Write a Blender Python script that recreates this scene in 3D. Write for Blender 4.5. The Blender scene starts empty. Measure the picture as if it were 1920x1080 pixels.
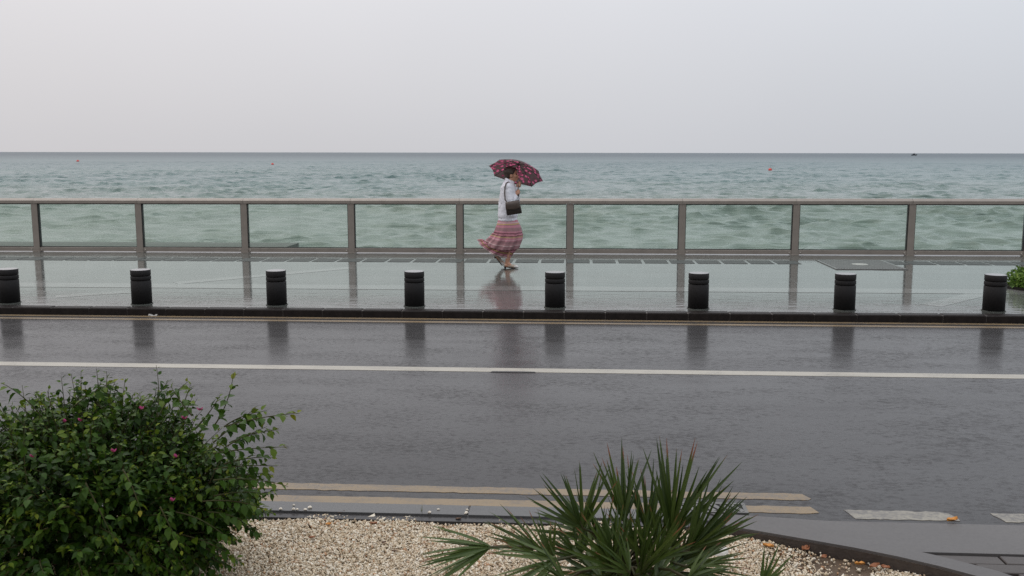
import bpy, math, random
import numpy as np
from mathutils import Vector, Matrix, Quaternion
R = math.radians
random.seed(7); rng = np.random.default_rng(7)
scene = bpy.context.scene
C = scene.collection

# ------------------------------------------------------------------ camera
F, PITCH, ROLL, YAW, HC, K = 1787.0, 0.14105, 0.00146, 0.0677, 1.85, 0.004
FW = Vector((-math.sin(YAW)*math.cos(PITCH), math.cos(YAW)*math.cos(PITCH), -math.sin(PITCH)))
RT0 = Vector((math.cos(YAW), math.sin(YAW), 0)); UP0 = RT0.cross(FW)
RT = RT0*math.cos(ROLL) + UP0*math.sin(ROLL); UP = -RT0*math.sin(ROLL) + UP0*math.cos(ROLL)
cd = bpy.data.cameras.new('camera'); cam = bpy.data.objects.new('camera', cd); C.objects.link(cam)
cd.sensor_width = 36; cd.lens = F/1920*36; cd.clip_start = .05; cd.clip_end = 90000
M = Matrix.Identity(4)
for i, v in enumerate((RT, UP, -FW)):
    for j in range(3): M[j][i] = v[j]
M[2][3] = HC
cam.matrix_world = M
scene.camera = cam

# ------------------------------------------------------------------ sky, sun, exposure
w = bpy.data.worlds.new('World'); scene.world = w; w.use_nodes = True
nt = w.node_tree; nt.nodes.clear()
def N(nt, t, **kw):
    n = nt.nodes.new(t)
    for k, v in kw.items():
        if k.startswith('i_'):
            n.inputs[k[2:].replace('_', ' ')].default_value = v
        else: setattr(n, k, v)
    return n
L = nt.links.new
SUN_EL, SUN_AZ = R(58), R(-35)      # the veiled sun stands high over the sea, left of the view
sky = N(nt, 'ShaderNodeTexSky', sky_type='NISHITA', sun_disc=False, sun_elevation=SUN_EL, sun_rotation=SUN_AZ)
sky.dust_density = 6.0; sky.air_density = 1.0
tc = N(nt, 'ShaderNodeTexCoord'); sx = N(nt, 'ShaderNodeSeparateXYZ'); L(tc.outputs['Generated'], sx.inputs[0])
# overcast cloud deck: brightness grows from horizon to zenith as (1 + 2 sin e) / 3
mx = N(nt, 'ShaderNodeMath', operation='MAXIMUM'); L(sx.outputs['Z'], mx.inputs[0]); mx.inputs[1].default_value = 0
ma = N(nt, 'ShaderNodeMath', operation='MULTIPLY_ADD'); L(mx.outputs[0], ma.inputs[0]); ma.inputs[1].default_value = 1.35; ma.inputs[2].default_value = 1.0
nz = N(nt, 'ShaderNodeTexNoise'); nz.inputs['Scale'].default_value = 1.6; nz.inputs['Detail'].default_value = 3; L(tc.outputs['Generated'], nz.inputs['Vector'])
nm = N(nt, 'ShaderNodeMapRange'); L(nz.outputs[0], nm.inputs[0]); nm.inputs[1].default_value = .25; nm.inputs[2].default_value = .75; nm.inputs[3].default_value = .95; nm.inputs[4].default_value = 1.05
mm = N(nt, 'ShaderNodeMath', operation='MULTIPLY'); L(ma.outputs[0], mm.inputs[0]); L(nm.outputs[0], mm.inputs[1])
ax = N(nt, 'ShaderNodeMapRange'); L(sx.outputs['X'], ax.inputs[0]); ax.inputs[1].default_value = -1; ax.inputs[2].default_value = 1
cm = N(nt, 'ShaderNodeMix', data_type='RGBA'); L(ax.outputs[0], cm.inputs[0])
cm.inputs[6].default_value = (.735, .700, .705, 1); cm.inputs[7].default_value = (.580, .628, .690, 1)
vm = N(nt, 'ShaderNodeVectorMath', operation='SCALE'); L(cm.outputs[2], vm.inputs[0]); L(mm.outputs[0], vm.inputs['Scale'])
bg1 = N(nt, 'ShaderNodeBackground'); L(vm.outputs[0], bg1.inputs[0]); bg1.inputs[1].default_value = .97
bg2 = N(nt, 'ShaderNodeBackground'); L(sky.outputs[0], bg2.inputs[0]); bg2.inputs[1].default_value = .05
mixw = N(nt, 'ShaderNodeMixShader'); mixw.inputs[0].default_value = .08; L(bg1.outputs[0], mixw.inputs[1]); L(bg2.outputs[0], mixw.inputs[2])
wo = N(nt, 'ShaderNodeOutputWorld'); L(mixw.outputs[0], wo.inputs[0])
sd = bpy.data.lights.new('sun', 'SUN'); sd.energy = .6; sd.angle = R(50); sd.color = (1, .96, .9)
so = bpy.data.objects.new('sun', sd); C.objects.link(so)
sdir = Vector((math.sin(SUN_AZ)*math.cos(SUN_EL), math.cos(SUN_AZ)*math.cos(SUN_EL), math.sin(SUN_EL)))
so.rotation_euler = sdir.to_track_quat('Z', 'Y').to_euler(); so.location = sdir*30
vs = scene.view_settings; vs.view_transform = 'Standard'; vs.look = 'None'; vs.exposure = 0; vs.gamma = 1
scene.cycles.use_denoising = True; scene.cycles.denoising_prefilter = 'FAST'; scene.cycles.transparent_max_bounces = 16; scene.cycles.max_bounces = 8
scene.cycles.caustics_reflective = False; scene.cycles.caustics_refractive = False

# ------------------------------------------------------------------ helpers
def gz(x): return K*x
def at(px, py, Y):
    d = FW + RT*((px-960)/F) + UP*((540-py)/F); t = Y/d.y
    return Vector((d.x*t, Y, HC + d.z*t))
def ground(px, py, z=0.):
    d = FW + RT*((px-960)/F) + UP*((540-py)/F); t = (z-HC)/(d.z-K*d.x)
    return Vector((d.x*t, d.y*t, HC+d.z*t))
def mesh(name, V, Fc, mats, smooth=False, attrs=None):
    me = bpy.data.meshes.new(name)
    if isinstance(Fc, np.ndarray):
        V = np.asarray(V, np.float32); n = Fc.shape[1]
        me.vertices.add(len(V)); me.vertices.foreach_set('co', V.ravel())
        me.loops.add(Fc.size); me.loops.foreach_set('vertex_index', Fc.ravel().astype(np.int32))
        me.polygons.add(len(Fc)); me.polygons.foreach_set('loop_start', np.arange(0, Fc.size, n, dtype=np.int32))
        me.update(calc_edges=True); me.validate()
    else:
        me.from_pydata([tuple(v) for v in V], [], Fc); me.update()
    if not isinstance(mats, (list, tuple)): mats = [mats]
    for m in mats: me.materials.append(m)
    if smooth: me.polygons.foreach_set('use_smooth', [True]*len(me.polygons))
    if attrs:
        for k, a in attrs.items():
            at_ = me.attributes.new(k, 'FLOAT', 'POINT'); at_.data.foreach_set('value', np.asarray(a, np.float32))
    return me
def link(name, me, parent=None, loc=None, rot=None, mat4=None, scale=None):
    o = bpy.data.objects.new(name, me); C.objects.link(o)
    if parent is not None: o.parent = parent
    if loc is not None: o.location = loc
    if rot is not None: o.rotation_euler = rot
    if scale is not None: o.scale = scale
    if mat4 is not None: o.matrix_local = mat4
    return o
def part(name, VF, m, parent=None, smooth=False, **kw):
    return link(name, mesh(name, VF[0], VF[1], m, smooth), parent, **kw)
def tag(o, label=None, cat=None, group=None, kind=None):
    if label: o['label'] = label
    if cat: o['category'] = cat
    if group: o['group'] = group
    if kind: o['kind'] = kind
    return o
def thing(name, label, cat, loc=(0, 0, 0), rot=(0, 0, 0), group=None):
    o = link(name, None, None, loc, rot); o.empty_display_size = .1
    return tag(o, label, cat, group)
def join(*L_):
    V, Fc = [], []
    for v, f in L_:
        b = len(V); V += [tuple(x) for x in v]; Fc += [tuple(i+b for i in q) for q in f]
    return V, Fc
def box(x0, x1, y0, y1, z0, z1, bev=0.):
    if bev <= 0:
        V = [(x, y, z) for z in (z0, z1) for y in (y0, y1) for x in (x0, x1)]
        return V, [(0, 2, 3, 1), (4, 5, 7, 6), (0, 1, 5, 4), (2, 6, 7, 3), (0, 4, 6, 2), (1, 3, 7, 5)]
    b = bev     # top edges chamfered
    V = [(x0, y0, z0), (x1, y0, z0), (x1, y1, z0), (x0, y1, z0), (x0, y0, z1-b), (x1, y0, z1-b), (x1, y1, z1-b), (x0, y1, z1-b),
         (x0+b, y0+b, z1), (x1-b, y0+b, z1), (x1-b, y1-b, z1), (x0+b, y1-b, z1)]
    return V, [(3, 2, 1, 0), (0, 1, 5, 4), (1, 2, 6, 5), (2, 3, 7, 6), (3, 0, 4, 7), (4, 5, 9, 8), (5, 6, 10, 9), (6, 7, 11, 10), (7, 4, 8, 11), (8, 9, 10, 11)]
def prism(poly, z0, z1, slope=True):
    n = len(poly); s = K if slope else 0
    V = [(x, y, z0+s*x) for x, y in poly] + [(x, y, z1+s*x) for x, y in poly]
    return V, [tuple(reversed(range(n))), tuple(range(n, 2*n))] + [(i, (i+1) % n, n+(i+1) % n, n+i) for i in range(n)]
def sheet(poly, z, slope=True):
    s = K if slope else 0
    return [(x, y, z+s*x) for x, y in poly], [tuple(range(len(poly)))]
def lathe(prof, n=32, cap=True):
    V = [(r*math.cos(2*math.pi*i/n), r*math.sin(2*math.pi*i/n), z) for r, z in prof for i in range(n)]
    Fc = [(j*n+i, j*n+(i+1) % n, (j+1)*n+(i+1) % n, (j+1)*n+i) for j in range(len(prof)-1) for i in range(n)]
    if cap: Fc += [tuple(reversed(range(n))), tuple(range((len(prof)-1)*n, len(prof)*n))]
    return V, Fc
def frame(d):
    d = Vector(d).normalized(); a = Vector((0, 0, 1)) if abs(d.z) < .9 else Vector((1, 0, 0))
    u = d.cross(a).normalized(); return u, d.cross(u).normalized()
def tube(pts, rad, n=8, cap=True):
    pts = [Vector(p) for p in pts]
    if not hasattr(rad, '__len__'): rad = [rad]*len(pts)
    V, u = [], None
    for i, p in enumerate(pts):
        d = (pts[min(i+1, len(pts)-1)]-pts[max(i-1, 0)])
        if d.length < 1e-9: d = Vector((0, 0, 1))
        d.normalize()
        if u is None: u, _ = frame(d)
        else: u = (u-d*u.dot(d)).normalized()
        v = d.cross(u)
        V += [p+(u*math.cos(2*math.pi*k/n)+v*math.sin(2*math.pi*k/n))*rad[i] for k in range(n)]
    Fc = [(j*n+k, j*n+(k+1) % n, (j+1)*n+(k+1) % n, (j+1)*n+k) for j in range(len(pts)-1) for k in range(n)]
    if cap: Fc += [tuple(reversed(range(n))), tuple(range((len(pts)-1)*n, len(pts)*n))]
    return V, Fc
def capsule(a, b, ra, rb, n=12):
    a, b = Vector(a), Vector(b); d = (b-a).normalized(); pts, rad = [], []
    for t in (-.97, -.7, -.35, 0): pts.append(a+d*t*ra); rad.append(ra*math.sqrt(max(1-t*t, .02)))
    for t in (0, .35, .7, .97): pts.append(b+d*t*rb); rad.append(rb*math.sqrt(max(1-t*t, .02)))
    return tube(pts, rad, n)
def ellipsoid(c, r, rot=None, n=16, m=10):
    V, Fc = [], []
    for j in range(m+1):
        t = math.pi*(j+.02)/(m+.04)
        for i in range(n):
            p = Vector((r[0]*math.sin(t)*math.cos(2*math.pi*i/n), r[1]*math.sin(t)*math.sin(2*math.pi*i/n), r[2]*math.cos(t)))
            if rot: p = rot @ p
            V.append(p+Vector(c))
    for j in range(m):
        for i in range(n): Fc.append((j*n+i, (j+1)*n+i, (j+1)*n+(i+1) % n, j*n+(i+1) % n))
    Fc += [tuple(range(n)), tuple(reversed(range(m*n, (m+1)*n)))]
    return V, Fc
def bake(o):
    dg = bpy.context.evaluated_depsgraph_get(); dg.update()
    me = bpy.data.meshes.new_from_object(o.evaluated_get(dg)); o.modifiers.clear(); old = o.data; o.data = me
    bpy.data.meshes.remove(old)
def remesh(o, vox, smooth=4, fac=.5):
    m = o.modifiers.new('r', 'REMESH'); m.mode = 'VOXEL'; m.voxel_size = vox; m.use_smooth_shade = True
    s = o.modifiers.new('s', 'SMOOTH'); s.iterations = smooth; s.factor = fac
    bake(o)

# ------------------------------------------------------------------ materials
class Mt:
    def __init__(s, name):
        s.m = bpy.data.materials.new(name); s.m.use_nodes = True; s.nt = s.m.node_tree
        s.b = s.nt.nodes['Principled BSDF']; s.out = s.nt.nodes['Material Output']
    def n(s, t, **kw): return N(s.nt, t, **kw)
    def l(s, a, b): s.nt.links.new(a, b)
    def coord(s, kind='Object', scale=(1, 1, 1)):
        t = s.n('ShaderNodeTexCoord'); mp = s.n('ShaderNodeMapping'); s.l(t.outputs[kind], mp.inputs[0]); mp.inputs['Scale'].default_value = scale
        return mp.outputs[0]
    def world(s, scale=(1, 1, 1)):
        t = s.n('ShaderNodeNewGeometry'); mp = s.n('ShaderNodeMapping'); s.l(t.outputs['Position'], mp.inputs[0]); mp.inputs['Scale'].default_value = scale
        return mp.outputs[0]
    def noise(s, vec, scale, detail=4, rough=.55, dist=0):
        n = s.n('ShaderNodeTexNoise'); s.l(vec, n.inputs['Vector']); n.inputs['Scale'].default_value = scale; n.inputs['Detail'].default_value = detail
        n.inputs['Roughness'].default_value = rough; n.inputs['Distortion'].default_value = dist; return n.outputs[0]
    def ramp(s, fac, stops, const=False):
        r = s.n('ShaderNodeValToRGB'); s.l(fac, r.inputs[0]); e = r.color_ramp.elements
        if const: r.color_ramp.interpolation = 'CONSTANT'
        while len(e) < len(stops): e.new(.5)
        for i, (p, c) in enumerate(stops):
            e[i].position = p; e[i].color = (*c, 1) if hasattr(c, '__len__') else (c, c, c, 1)
        return r.outputs[0]
    def rng(s, v, a, b, c, d):
        r = s.n('ShaderNodeMapRange'); s.l(v, r.inputs[0])
        for i, x in enumerate((a, b, c, d)): r.inputs[i+1].default_value = x
        return r.outputs[0]
    def math(s, op, a, b=None):
        m = s.n('ShaderNodeMath', operation=op)
        for i, x in enumerate((a, b)):
            if x is None: continue
            if isinstance(x, (int, float)): m.inputs[i].default_value = x
            else: s.l(x, m.inputs[i])
        return m.outputs[0]
    def mix(s, fac, a, b):
        m = s.n('ShaderNodeMix', data_type='RGBA')
        for i, x in ((0, fac), (6, a), (7, b)):
            if hasattr(x, 'is_linked'): s.l(x, m.inputs[i])
            else: m.inputs[i].default_value = x if i == 0 else (*x, 1)
        return m.outputs[2]
    def bump(s, h, strength, dist, prev=None):
        b = s.n('ShaderNodeBump'); s.l(h, b.inputs['Height']); b.inputs['Strength'].default_value = strength; b.inputs['Distance'].default_value = dist
        if prev is not None: s.l(prev, b.inputs['Normal'])
        return b.outputs[0]
    def set(s, **kw):
        for k, v in kw.items():
            i = s.b.inputs[k.replace('_', ' ')]
            if hasattr(v, 'is_linked'): s.l(v, i)
            else: i.default_value = (*v, 1) if hasattr(v, '__len__') and len(v) == 3 else v
        return s
def simple(name, c, c2=None, scale=8, rough=.5, bump=0, bscale=40, **kw):
    m = Mt(name); v = m.coord()
    col = m.mix(m.rng(m.noise(v, scale), .3, .7, 0, 1), c, c2 if c2 else tuple(x*.8 for x in c))
    m.set(Base_Color=col, Roughness=rough, **kw)
    if bump: m.set(Normal=m.bump(m.noise(v, bscale, 3), bump, .01))
    return m.m

def make_asphalt():
    m = Mt('wet_asphalt'); p = m.world()
    fine = m.noise(p, 160, 3, .6); streak = m.noise(m.world((.55, 2.6, 1)), 1.5, 5, .62); big = m.noise(m.world((.16, .5, 1)), 1.0, 3)
    col = m.mix(fine, (.013, .0125, .0125), (.045, .043, .043))
    col = m.mix(m.rng(streak, .35, .7, 0, .8), col, (.030, .028, .029))
    m.set(Base_Color=col, Roughness=.75, Coat_Weight=1.0, Coat_IOR=1.33, Specular_IOR_Level=.12)
    spk = m.math('ADD', m.noise(m.world((9, 16, 9)), 2.3, 4, .7), m.rng(m.noise(m.world((.9, 2.2, 1)), 1, 4, .6), .3, .7, -.10, .10))
    r = m.math('ADD', m.rng(streak, .3, .72, .09, .25), m.rng(big, .3, .7, -.03, .05))
    m.set(Coat_Weight=m.math('MULTIPLY', m.rng(spk, .48, .68, .88, .48), m.rng(big, .3, .7, .78, 1.0)), Coat_Roughness=m.math('ADD', r, m.rng(spk, .55, .8, 0, .2)), Normal=m.bump(fine, .6, .004))
    m.set(Coat_Normal=m.bump(m.noise(p, 70, 3, .6), .10, .004, m.bump(m.noise(m.world((5, 14, 5)), 1, 3), .06, .01)))
    return m.m
def make_paving(name, c1, c2, rough=(.025, .09), wave=.12, joints=False, coat=1.0):
    m = Mt(name); p = m.world()
    big = m.noise(m.world((.35, .8, 1)), 1.1, 4); fine = m.noise(p, 60, 4)
    col = m.mix(m.rng(big, .3, .7, 0, 1), c1, c2)
    col = m.mix(m.rng(fine, .4, .75, 0, .35), col, tuple(x*.6 for x in c1))
    m.set(Base_Color=col, Roughness=.6, Coat_Weight=coat, Coat_IOR=1.38, Specular_IOR_Level=.1)
    pud = m.noise(m.world((.45, 1.3, 1)), 1.3, 5, .6, .4)
    m.set(Coat_Roughness=m.math('ADD', m.rng(big, .35, .7, rough[0], rough[1]), m.rng(pud, .52, .60, 0, .07)))
    h = m.bump(m.noise(m.world((2.2, 8, 1)), 1, 4, .55), wave, .012)
    h = m.bump(m.noise(m.world((14, 30, 1)), 1, 2), .02, .004, h)
    if joints:
        b = m.n('ShaderNodeTexBrick'); m.l(m.world((1, 1, 1)), b.inputs['Vector']); b.inputs['Scale'].default_value = 1
        b.inputs['Mortar Size'].default_value = .006; b.inputs['Brick Width'].default_value = .9; b.inputs['Row Height'].default_value = .62; b.inputs['Mortar Smooth'].default_value = .4
        h = m.bump(m.math('SUBTRACT', 1.0, b.outputs['Fac']), .10, .004, h)
    m.set(Coat_Normal=h); return m.m
M_ASPH = make_asphalt()
M_PROM = make_paving('wet_promenade_concrete', (.052, .055, .049), (.085, .086, .078), wave=.22, joints=True)
M_BAND = make_paving('wet_pale_concrete', (.125, .128, .118), (.155, .155, .145), wave=.22)
M_TILE = simple('damp_dark_slate', (.026, .031, .028), (.042, .048, .044), 6, .55, .3, 40, Specular_IOR_Level=.35)
M_APRON = make_paving('wet_apron_concrete', (.075, .070, .068), (.115, .108, .104), rough=(.28, .42), wave=.25, coat=.65)
M_PAVER = make_paving('wet_brown_paver', (.05, .042, .038), (.08, .07, .064), rough=(.25, .4), wave=.35, coat=.55)
M_KERB = simple('black_granite_kerb', (.010, .008, .0075), (.02, .016, .0145), 14, .5, .2, 60, Specular_IOR_Level=.12)
M_KERB2 = make_paving('wet_grey_kerb', (.07, .07, .07), (.105, .105, .103), rough=(.18, .3), coat=.75)
M_KBACK = simple('shaded_kerb_side_and_joints', (.035, .026, .021), (.06, .045, .035), 20, .7, .4, 80)  # dark tone carries the shade on the kerb's near face; also paver joints
M_CONC = simple('damp_seawall_concrete', (.085, .092, .080), (.06, .066, .056), 3, .7, .3, 20)
def paint(name, c, wear, wearc=(.06, .055, .055), thr=.66):
    m = Mt(name); p = m.world(); f = m.noise(p, 45, 5, .7); b = m.noise(m.world((1, 2.5, 1)), 4, 4)
    k = m.rng(m.math('ADD', m.math('MULTIPLY', f, .6), m.math('MULTIPLY', b, .4)), thr-.08, thr+.06, 0, wear)
    m.set(Base_Color=m.mix(k, m.mix(m.rng(b, .3, .7, 0, .5), c, tuple(x*.72 for x in c)), wearc), Roughness=.6, Coat_Weight=.6, Coat_IOR=1.33, Coat_Roughness=.3)
    m.set(Normal=m.bump(f, .5, .003), Coat_Normal=m.bump(f, .15, .003)); return m.m
M_WHITE = paint('white_road_paint', (.33, .305, .25), .55, thr=.61)
M_DASH = paint('worn_white_road_paint', (.23, .21, .165), .75, thr=.52)
M_YELLOW = paint('faded_yellow_road_paint', (.185, .125, .056), .6, thr=.56)
M_TAR = simple('tar_patch', (.02, .018, .017), None, 20, .4)
M_STEEL = simple('brushed_taupe_metal', (.265, .232, .198), (.22, .192, .163), 5, .42, .05, 120, Metallic=.3, Coat_Weight=.5, Coat_Roughness=.15, Coat_IOR=1.33)
M_GASK = simple('black_rubber_gasket', (.012, .012, .012), None, 5, .5)
M_BOLT = simple('bright_steel_bolt', (.5, .47, .42), None, 5, .3, Metallic=.8)
M_GRAN = simple('charcoal_granite', (.009, .0085, .0085), (.017, .0155, .0155), 90, .6, .15, 150, Specular_IOR_Level=.22)
M_GTOP = simple('wet_sky_sheen_granite_top', (.085, .085, .087), (.12, .12, .122), 60, .5, 0, Coat_Weight=1.0, Coat_Roughness=.12)  # base colour lightened to carry the sky's reflection on the wet top
M_IRON = simple('cast_iron', (.10, .10, .095), (.16, .155, .145), 12, .35, .1, 60, Metallic=.5)
M_BLACK = simple('black_pit_shade', (.004, .004, .004), None, 5, .8)  # black colour standing for the shade under drain bars
M_MORTAR = simple('grey_mortar', (.075, .065, .058), (.05, .043, .038), 10, .7)
M_SOIL = simple('brown_soil', (.10, .062, .035), (.045, .03, .018), 9, .8, .8, 40)
def make_glass():
    m = Mt('green_tinted_glass'); m.nt.nodes.remove(m.b)
    tr = m.n('ShaderNodeBsdfTransparent'); tr.inputs[0].default_value = (.90, .953, .925, 1)
    gl = m.n('ShaderNodeBsdfGlossy'); gl.inputs['Roughness'].default_value = .01
    df = m.n('ShaderNodeBsdfDiffuse'); df.inputs[0].default_value = (.55, .6, .56, 1)
    lw = m.n('ShaderNodeLayerWeight'); fac = m.math('ADD', m.math('MULTIPLY', m.math('POWER', lw.outputs['Facing'], 5.0), .9), .035)
    film = m.noise(m.world((3, 3, 1.2)), 2.0, 5, .6)
    s1 = m.n('ShaderNodeMixShader'); m.l(m.rng(film, .35, .75, .015, .07), s1.inputs[0]); m.l(tr.outputs[0], s1.inputs[1]); m.l(df.outputs[0], s1.inputs[2])
    s2 = m.n('ShaderNodeMixShader'); m.l(fac, s2.inputs[0]); m.l(s1.outputs[0], s2.inputs[1]); m.l(gl.outputs[0], s2.inputs[2]); m.l(s2.outputs[0], m.out.inputs[0])
    return m.m
M_GLASS = make_glass()
def make_sea():
    m = Mt('sea_water'); g = m.n('ShaderNodeNewGeometry'); sp = m.n('ShaderNodeSeparateXYZ'); m.l(g.outputs['Position'], sp.inputs[0])
    lg = m.math('LOGARITHM', m.math('MAXIMUM', sp.outputs['Y'], 10.0), 10.0)
    big = m.noise(m.world((.012, .03, 1)), 1, 4)
    t = m.math('ADD', m.rng(lg, 1.4, 3.3, 0, 1), m.rng(big, .3, .7, -.07, .07))
    col = m.ramp(t, [(0, (.140, .162, .130)), (.16, (.112, .156, .134)), (.32, (.070, .130, .124)), (.52, (.040, .096, .102)), (.80, (.016, .044, .060))])
    m.set(Base_Color=col, Roughness=m.rng(lg, 1.5, 3.0, .10, .40), IOR=1.33)
    b = m.bump(m.noise(m.world((.055, .075, 1)), 1, 11, .53), 1.0, 1.3)
    m.set(Normal=b); return m.m
M_SEA = make_sea()

# ------------------------------------------------------------------ sea: one heightfield from the quay to the horizon
SEA = -1.15
def build_sea():
    r = [17.0]
    while r[-1] < 340: r.append(r[-1]+max(.075, .0027*r[-1]))
    while r[-1] < 900: r.append(r[-1]*1.0048)
    while r[-1] < 1500: r.append(r[-1]*1.012)
    while r[-1] < 60000: r.append(r[-1]*1.06)
    r = np.array(r)
    a = np.concatenate([np.arange(-86, -34, 2.), np.arange(-34, 28, .125), np.arange(28, 87, 2.)]); a = np.radians(a)
    Rr, A = np.meshgrid(r, a, indexing='ij'); X = Rr*np.sin(A); Y = Rr*np.cos(A); H = np.zeros_like(X); DX = np.zeros_like(X); DY = np.zeros_like(X)
    sp = np.gradient(r)[:, None]
    env = .80+.20*np.sin(X*.11+Y*.05+1)*np.sin(Y*.083-X*.031+.4)+.12*np.sin(X*.043-Y*.021)
    e2 = np.zeros_like(X); ge = np.random.default_rng(5)
    for i in range(14):
        l_ = ge.uniform(5, 15); t_ = ge.uniform(0, 6.28); e2 += np.sin(2*np.pi/l_*(math.cos(t_)*X+math.sin(t_)*Y*.8)+ge.uniform(0, 6.28))
    env = env*(.62+.6*np.clip(.5+e2/7.5, 0, 1.3))
    near = r < 1500; Xn, Yn = X[near], Y[near]; spn = sp[near]
    g = np.random.default_rng(3); n = 110
    lam = np.exp(g.uniform(np.log(.65), np.log(4.6), n)); th = np.radians(g.normal(-94, 48, n)); ph = g.uniform(0, 6.28, n)
    for l, t, f in zip(lam, th, ph):
        k = 2*np.pi/l; s = .054*(1 if l < 1.8 else .54); amp = s/k; kx, ky = math.cos(t), math.sin(t)
        att = np.clip((l/spn-2.0)/2.0, 0, 1)
        q = k*(kx*Xn+ky*Yn)+f; ca = amp*att*env[near]
        H[near] += ca*np.cos(q); sn = np.sin(q)*ca*1.1; DX[near] -= kx*sn; DY[near] -= ky*sn
    V = np.stack([X+DX, Y+DY, SEA+H], -1).reshape(-1, 3); nr, nc = X.shape
    i = np.arange(nr*nc).reshape(nr, nc)
    Q = np.stack([i[:-1, :-1], i[:-1, 1:], i[1:, 1:], i[1:, :-1]], -1).reshape(-1, 4)[:, ::-1]
    o = link('sea', mesh('sea', V, np.ascontiguousarray(Q), M_SEA, True)); tag(o, kind='structure', label='choppy green grey sea reaching the horizon')
build_sea()

# ------------------------------------------------------------------ land
ZR = -.085
def struct(name, VF, m, parent=None, label=None, smooth=False):
    o = part(name, VF, m, parent, smooth)
    if parent is None: tag(o, kind='structure', label=label)
    return o
YF, D, X0 = 17.575, 2.0392, -10.318
struct('ground', prism([(-150, -80), (150, -80), (150, 10.9), (-150, 10.9)], -1.6, -.40), M_SOIL, label='bare brown soil under road and bed')
prom = struct('promenade', prism([(-60, 11.16), (60, 11.16), (60, 17.86), (-60, 17.86)], -1.9, 0), M_PROM, label='wet grey promenade paving beside the sea')
road = struct('road', prism([(-60, 4.8), (60, 4.8), (60, 11.16), (-60, 11.16)], -.38, ZR), M_ASPH, label='wet grey asphalt road with painted lines')
# pale bands let into the promenade
def strip(p, q, wd):
    p, q = Vector(p[:2]), Vector(q[:2]); n = (q-p).normalized(); n = Vector((-n.y, n.x))*wd/2
    return [tuple(p-n), tuple(q-n), tuple(q+n), tuple(p+n)]
struct('pale_band', prism([(-30, 12.78), (30, 12.78), (30, 13.2), (-30, 13.2)], -.01, .003), M_BAND, prom)
for a, b in (((1745, 573), (1862, 545)), ((105, 556), (243, 547)), ((330, 531), (660, 502))):
    P, Q = ground(*a), ground(*b)
    struct('pale_band', prism(strip(P, Q, .26), -.01, .0018), M_BAND, prom)
# dark slate tiles
tile_me = mesh('paving_tile', *box(-.195, .195, -.235, .235, -.02, .005, .003), M_TILE)
xg0, xg1 = 4.02, 5.30
x = -12.3
while x < 11:
    if not (xg0-.2 < x < xg1-.02):
        link('paving_tile', tile_me, prom, (x, 16.33, gz(x)), (0, -K, 0))
    x += .4405
# far kerb
kerb = link('kerb', None); tag(kerb, kind='structure', label='black granite kerb between promenade and road')
kst = mesh('kerb_stone', *box(-.2360, .2360, 0, .158, -.12, .0, .012), M_KERB)
x = -5.42-.24-.4805*9
while x < 9:
    link('kerb_stone', kst, kerb, (x, 11.04+random.uniform(-.003, .003), gz(x)+.002+random.uniform(-.002, .002)), (0, -K, random.uniform(-.004, .004))); x += .4805
struct('kerb_bed', prism([(-60, 11.046), (60, 11.046), (60, 11.155), (-60, 11.155)], -.2, -.006), M_MORTAR, kerb)
# road paint
def rough_edge(poly, step=.05, j=.0035):
    out_ = []
    for p, q in zip(poly, poly[1:]+poly[:1]):
        p, q = Vector(p), Vector(q); n_ = max(1, int((q-p).length/step)); nn = (q-p).normalized(); nn = Vector((-nn.y, nn.x))
        for i in range(n_): out_.append(tuple(p.lerp(q, i/n_)+nn*random.gauss(0, j)*(1 if i else .3)))
    return out_
def rp(name, poly, m, dz=.004): return struct(name, prism(poly, ZR-.01, ZR+dz*.6), m, road)
rp('white_line', [(-40, 8.285), (40, 8.285), (40, 8.44), (-40, 8.44)], M_WHITE)
rp('tar_patch', [(-.75, 8.272), (-.52, 8.265), (-.35, 8.276), (-.36, 8.30), (-.5, 8.312), (-.74, 8.305)], M_TAR, .008)
rp('yellow_line', [(-40, 10.93), (40, 10.93), (40, 11.01), (-40, 11.01)], M_YELLOW)
rp('yellow_line', [(-40, 10.73), (40, 10.73), (40, 10.82), (-40, 10.82)], M_YELLOW)
rp('yellow_line', [(-40, 5.225), (-4, 5.225)]+rough_edge([(-4, 5.225), (1.31, 5.225), (1.335, 5.25), (1.30, 5.325), (-4, 5.325)])[:-2]+[(-4, 5.325), (-40, 5.325)], M_YELLOW)
rp('yellow_line', [(-40, 5.025), (-4, 5.025)]+rough_edge([(-4, 5.025), (1.27, 5.025), (1.325, 5.04), (1.30, 5.125), (-4, 5.125)])[:-2]+[(-4, 5.125), (-40, 5.125)], M_YELLOW)
for x in (1.47, 2.245, 3.02): rp('white_dash', rough_edge([(x+.03, 4.965), (x+.57, 4.965), (x+.575, 5.0), (x+.55, 5.07), (x+.5, 5.09), (x, 5.09)], .03, .004), M_DASH)
# near kerb: straight stones, then stones that turn away to the right
nk = link('near_kerb', None); tag(nk, kind='structure', label='wet grey kerb between gravel bed and road')
ZK = -.075
xs = [-.57-1.32*i for i in range(5, -1, -1)]+[.72]
for a, b in zip(xs[:-1], xs[1:]):
    o = struct('kerb_stone', prism([(a+.006, 4.873), (b-.006, 4.873), (b-.006, 5.008), (a+.006, 5.008)], -.3, ZK), [M_KERB2], nk)
crv = [(.73, 4.835), (.9, 4.765), (1.12, 4.675), (1.377, 4.565), (1.56, 4.47), (1.72, 4.37), (1.88, 4.25), (2.0, 4.12), (2.08, 3.95), (2.12, 3.75), (2.13, 3.4), (2.13, 3.0)]
def offs(c, d):
    out = []
    for i, p in enumerate(c):
        q0, q1 = Vector(c[max(i-1, 0)]), Vector(c[min(i+1, len(c)-1)]); t = (q1-q0).normalized(); n = Vector((-t.y, t.x)); out.append(tuple(Vector(p)+n*d))
    return out
out = offs(crv, .12)
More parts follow.
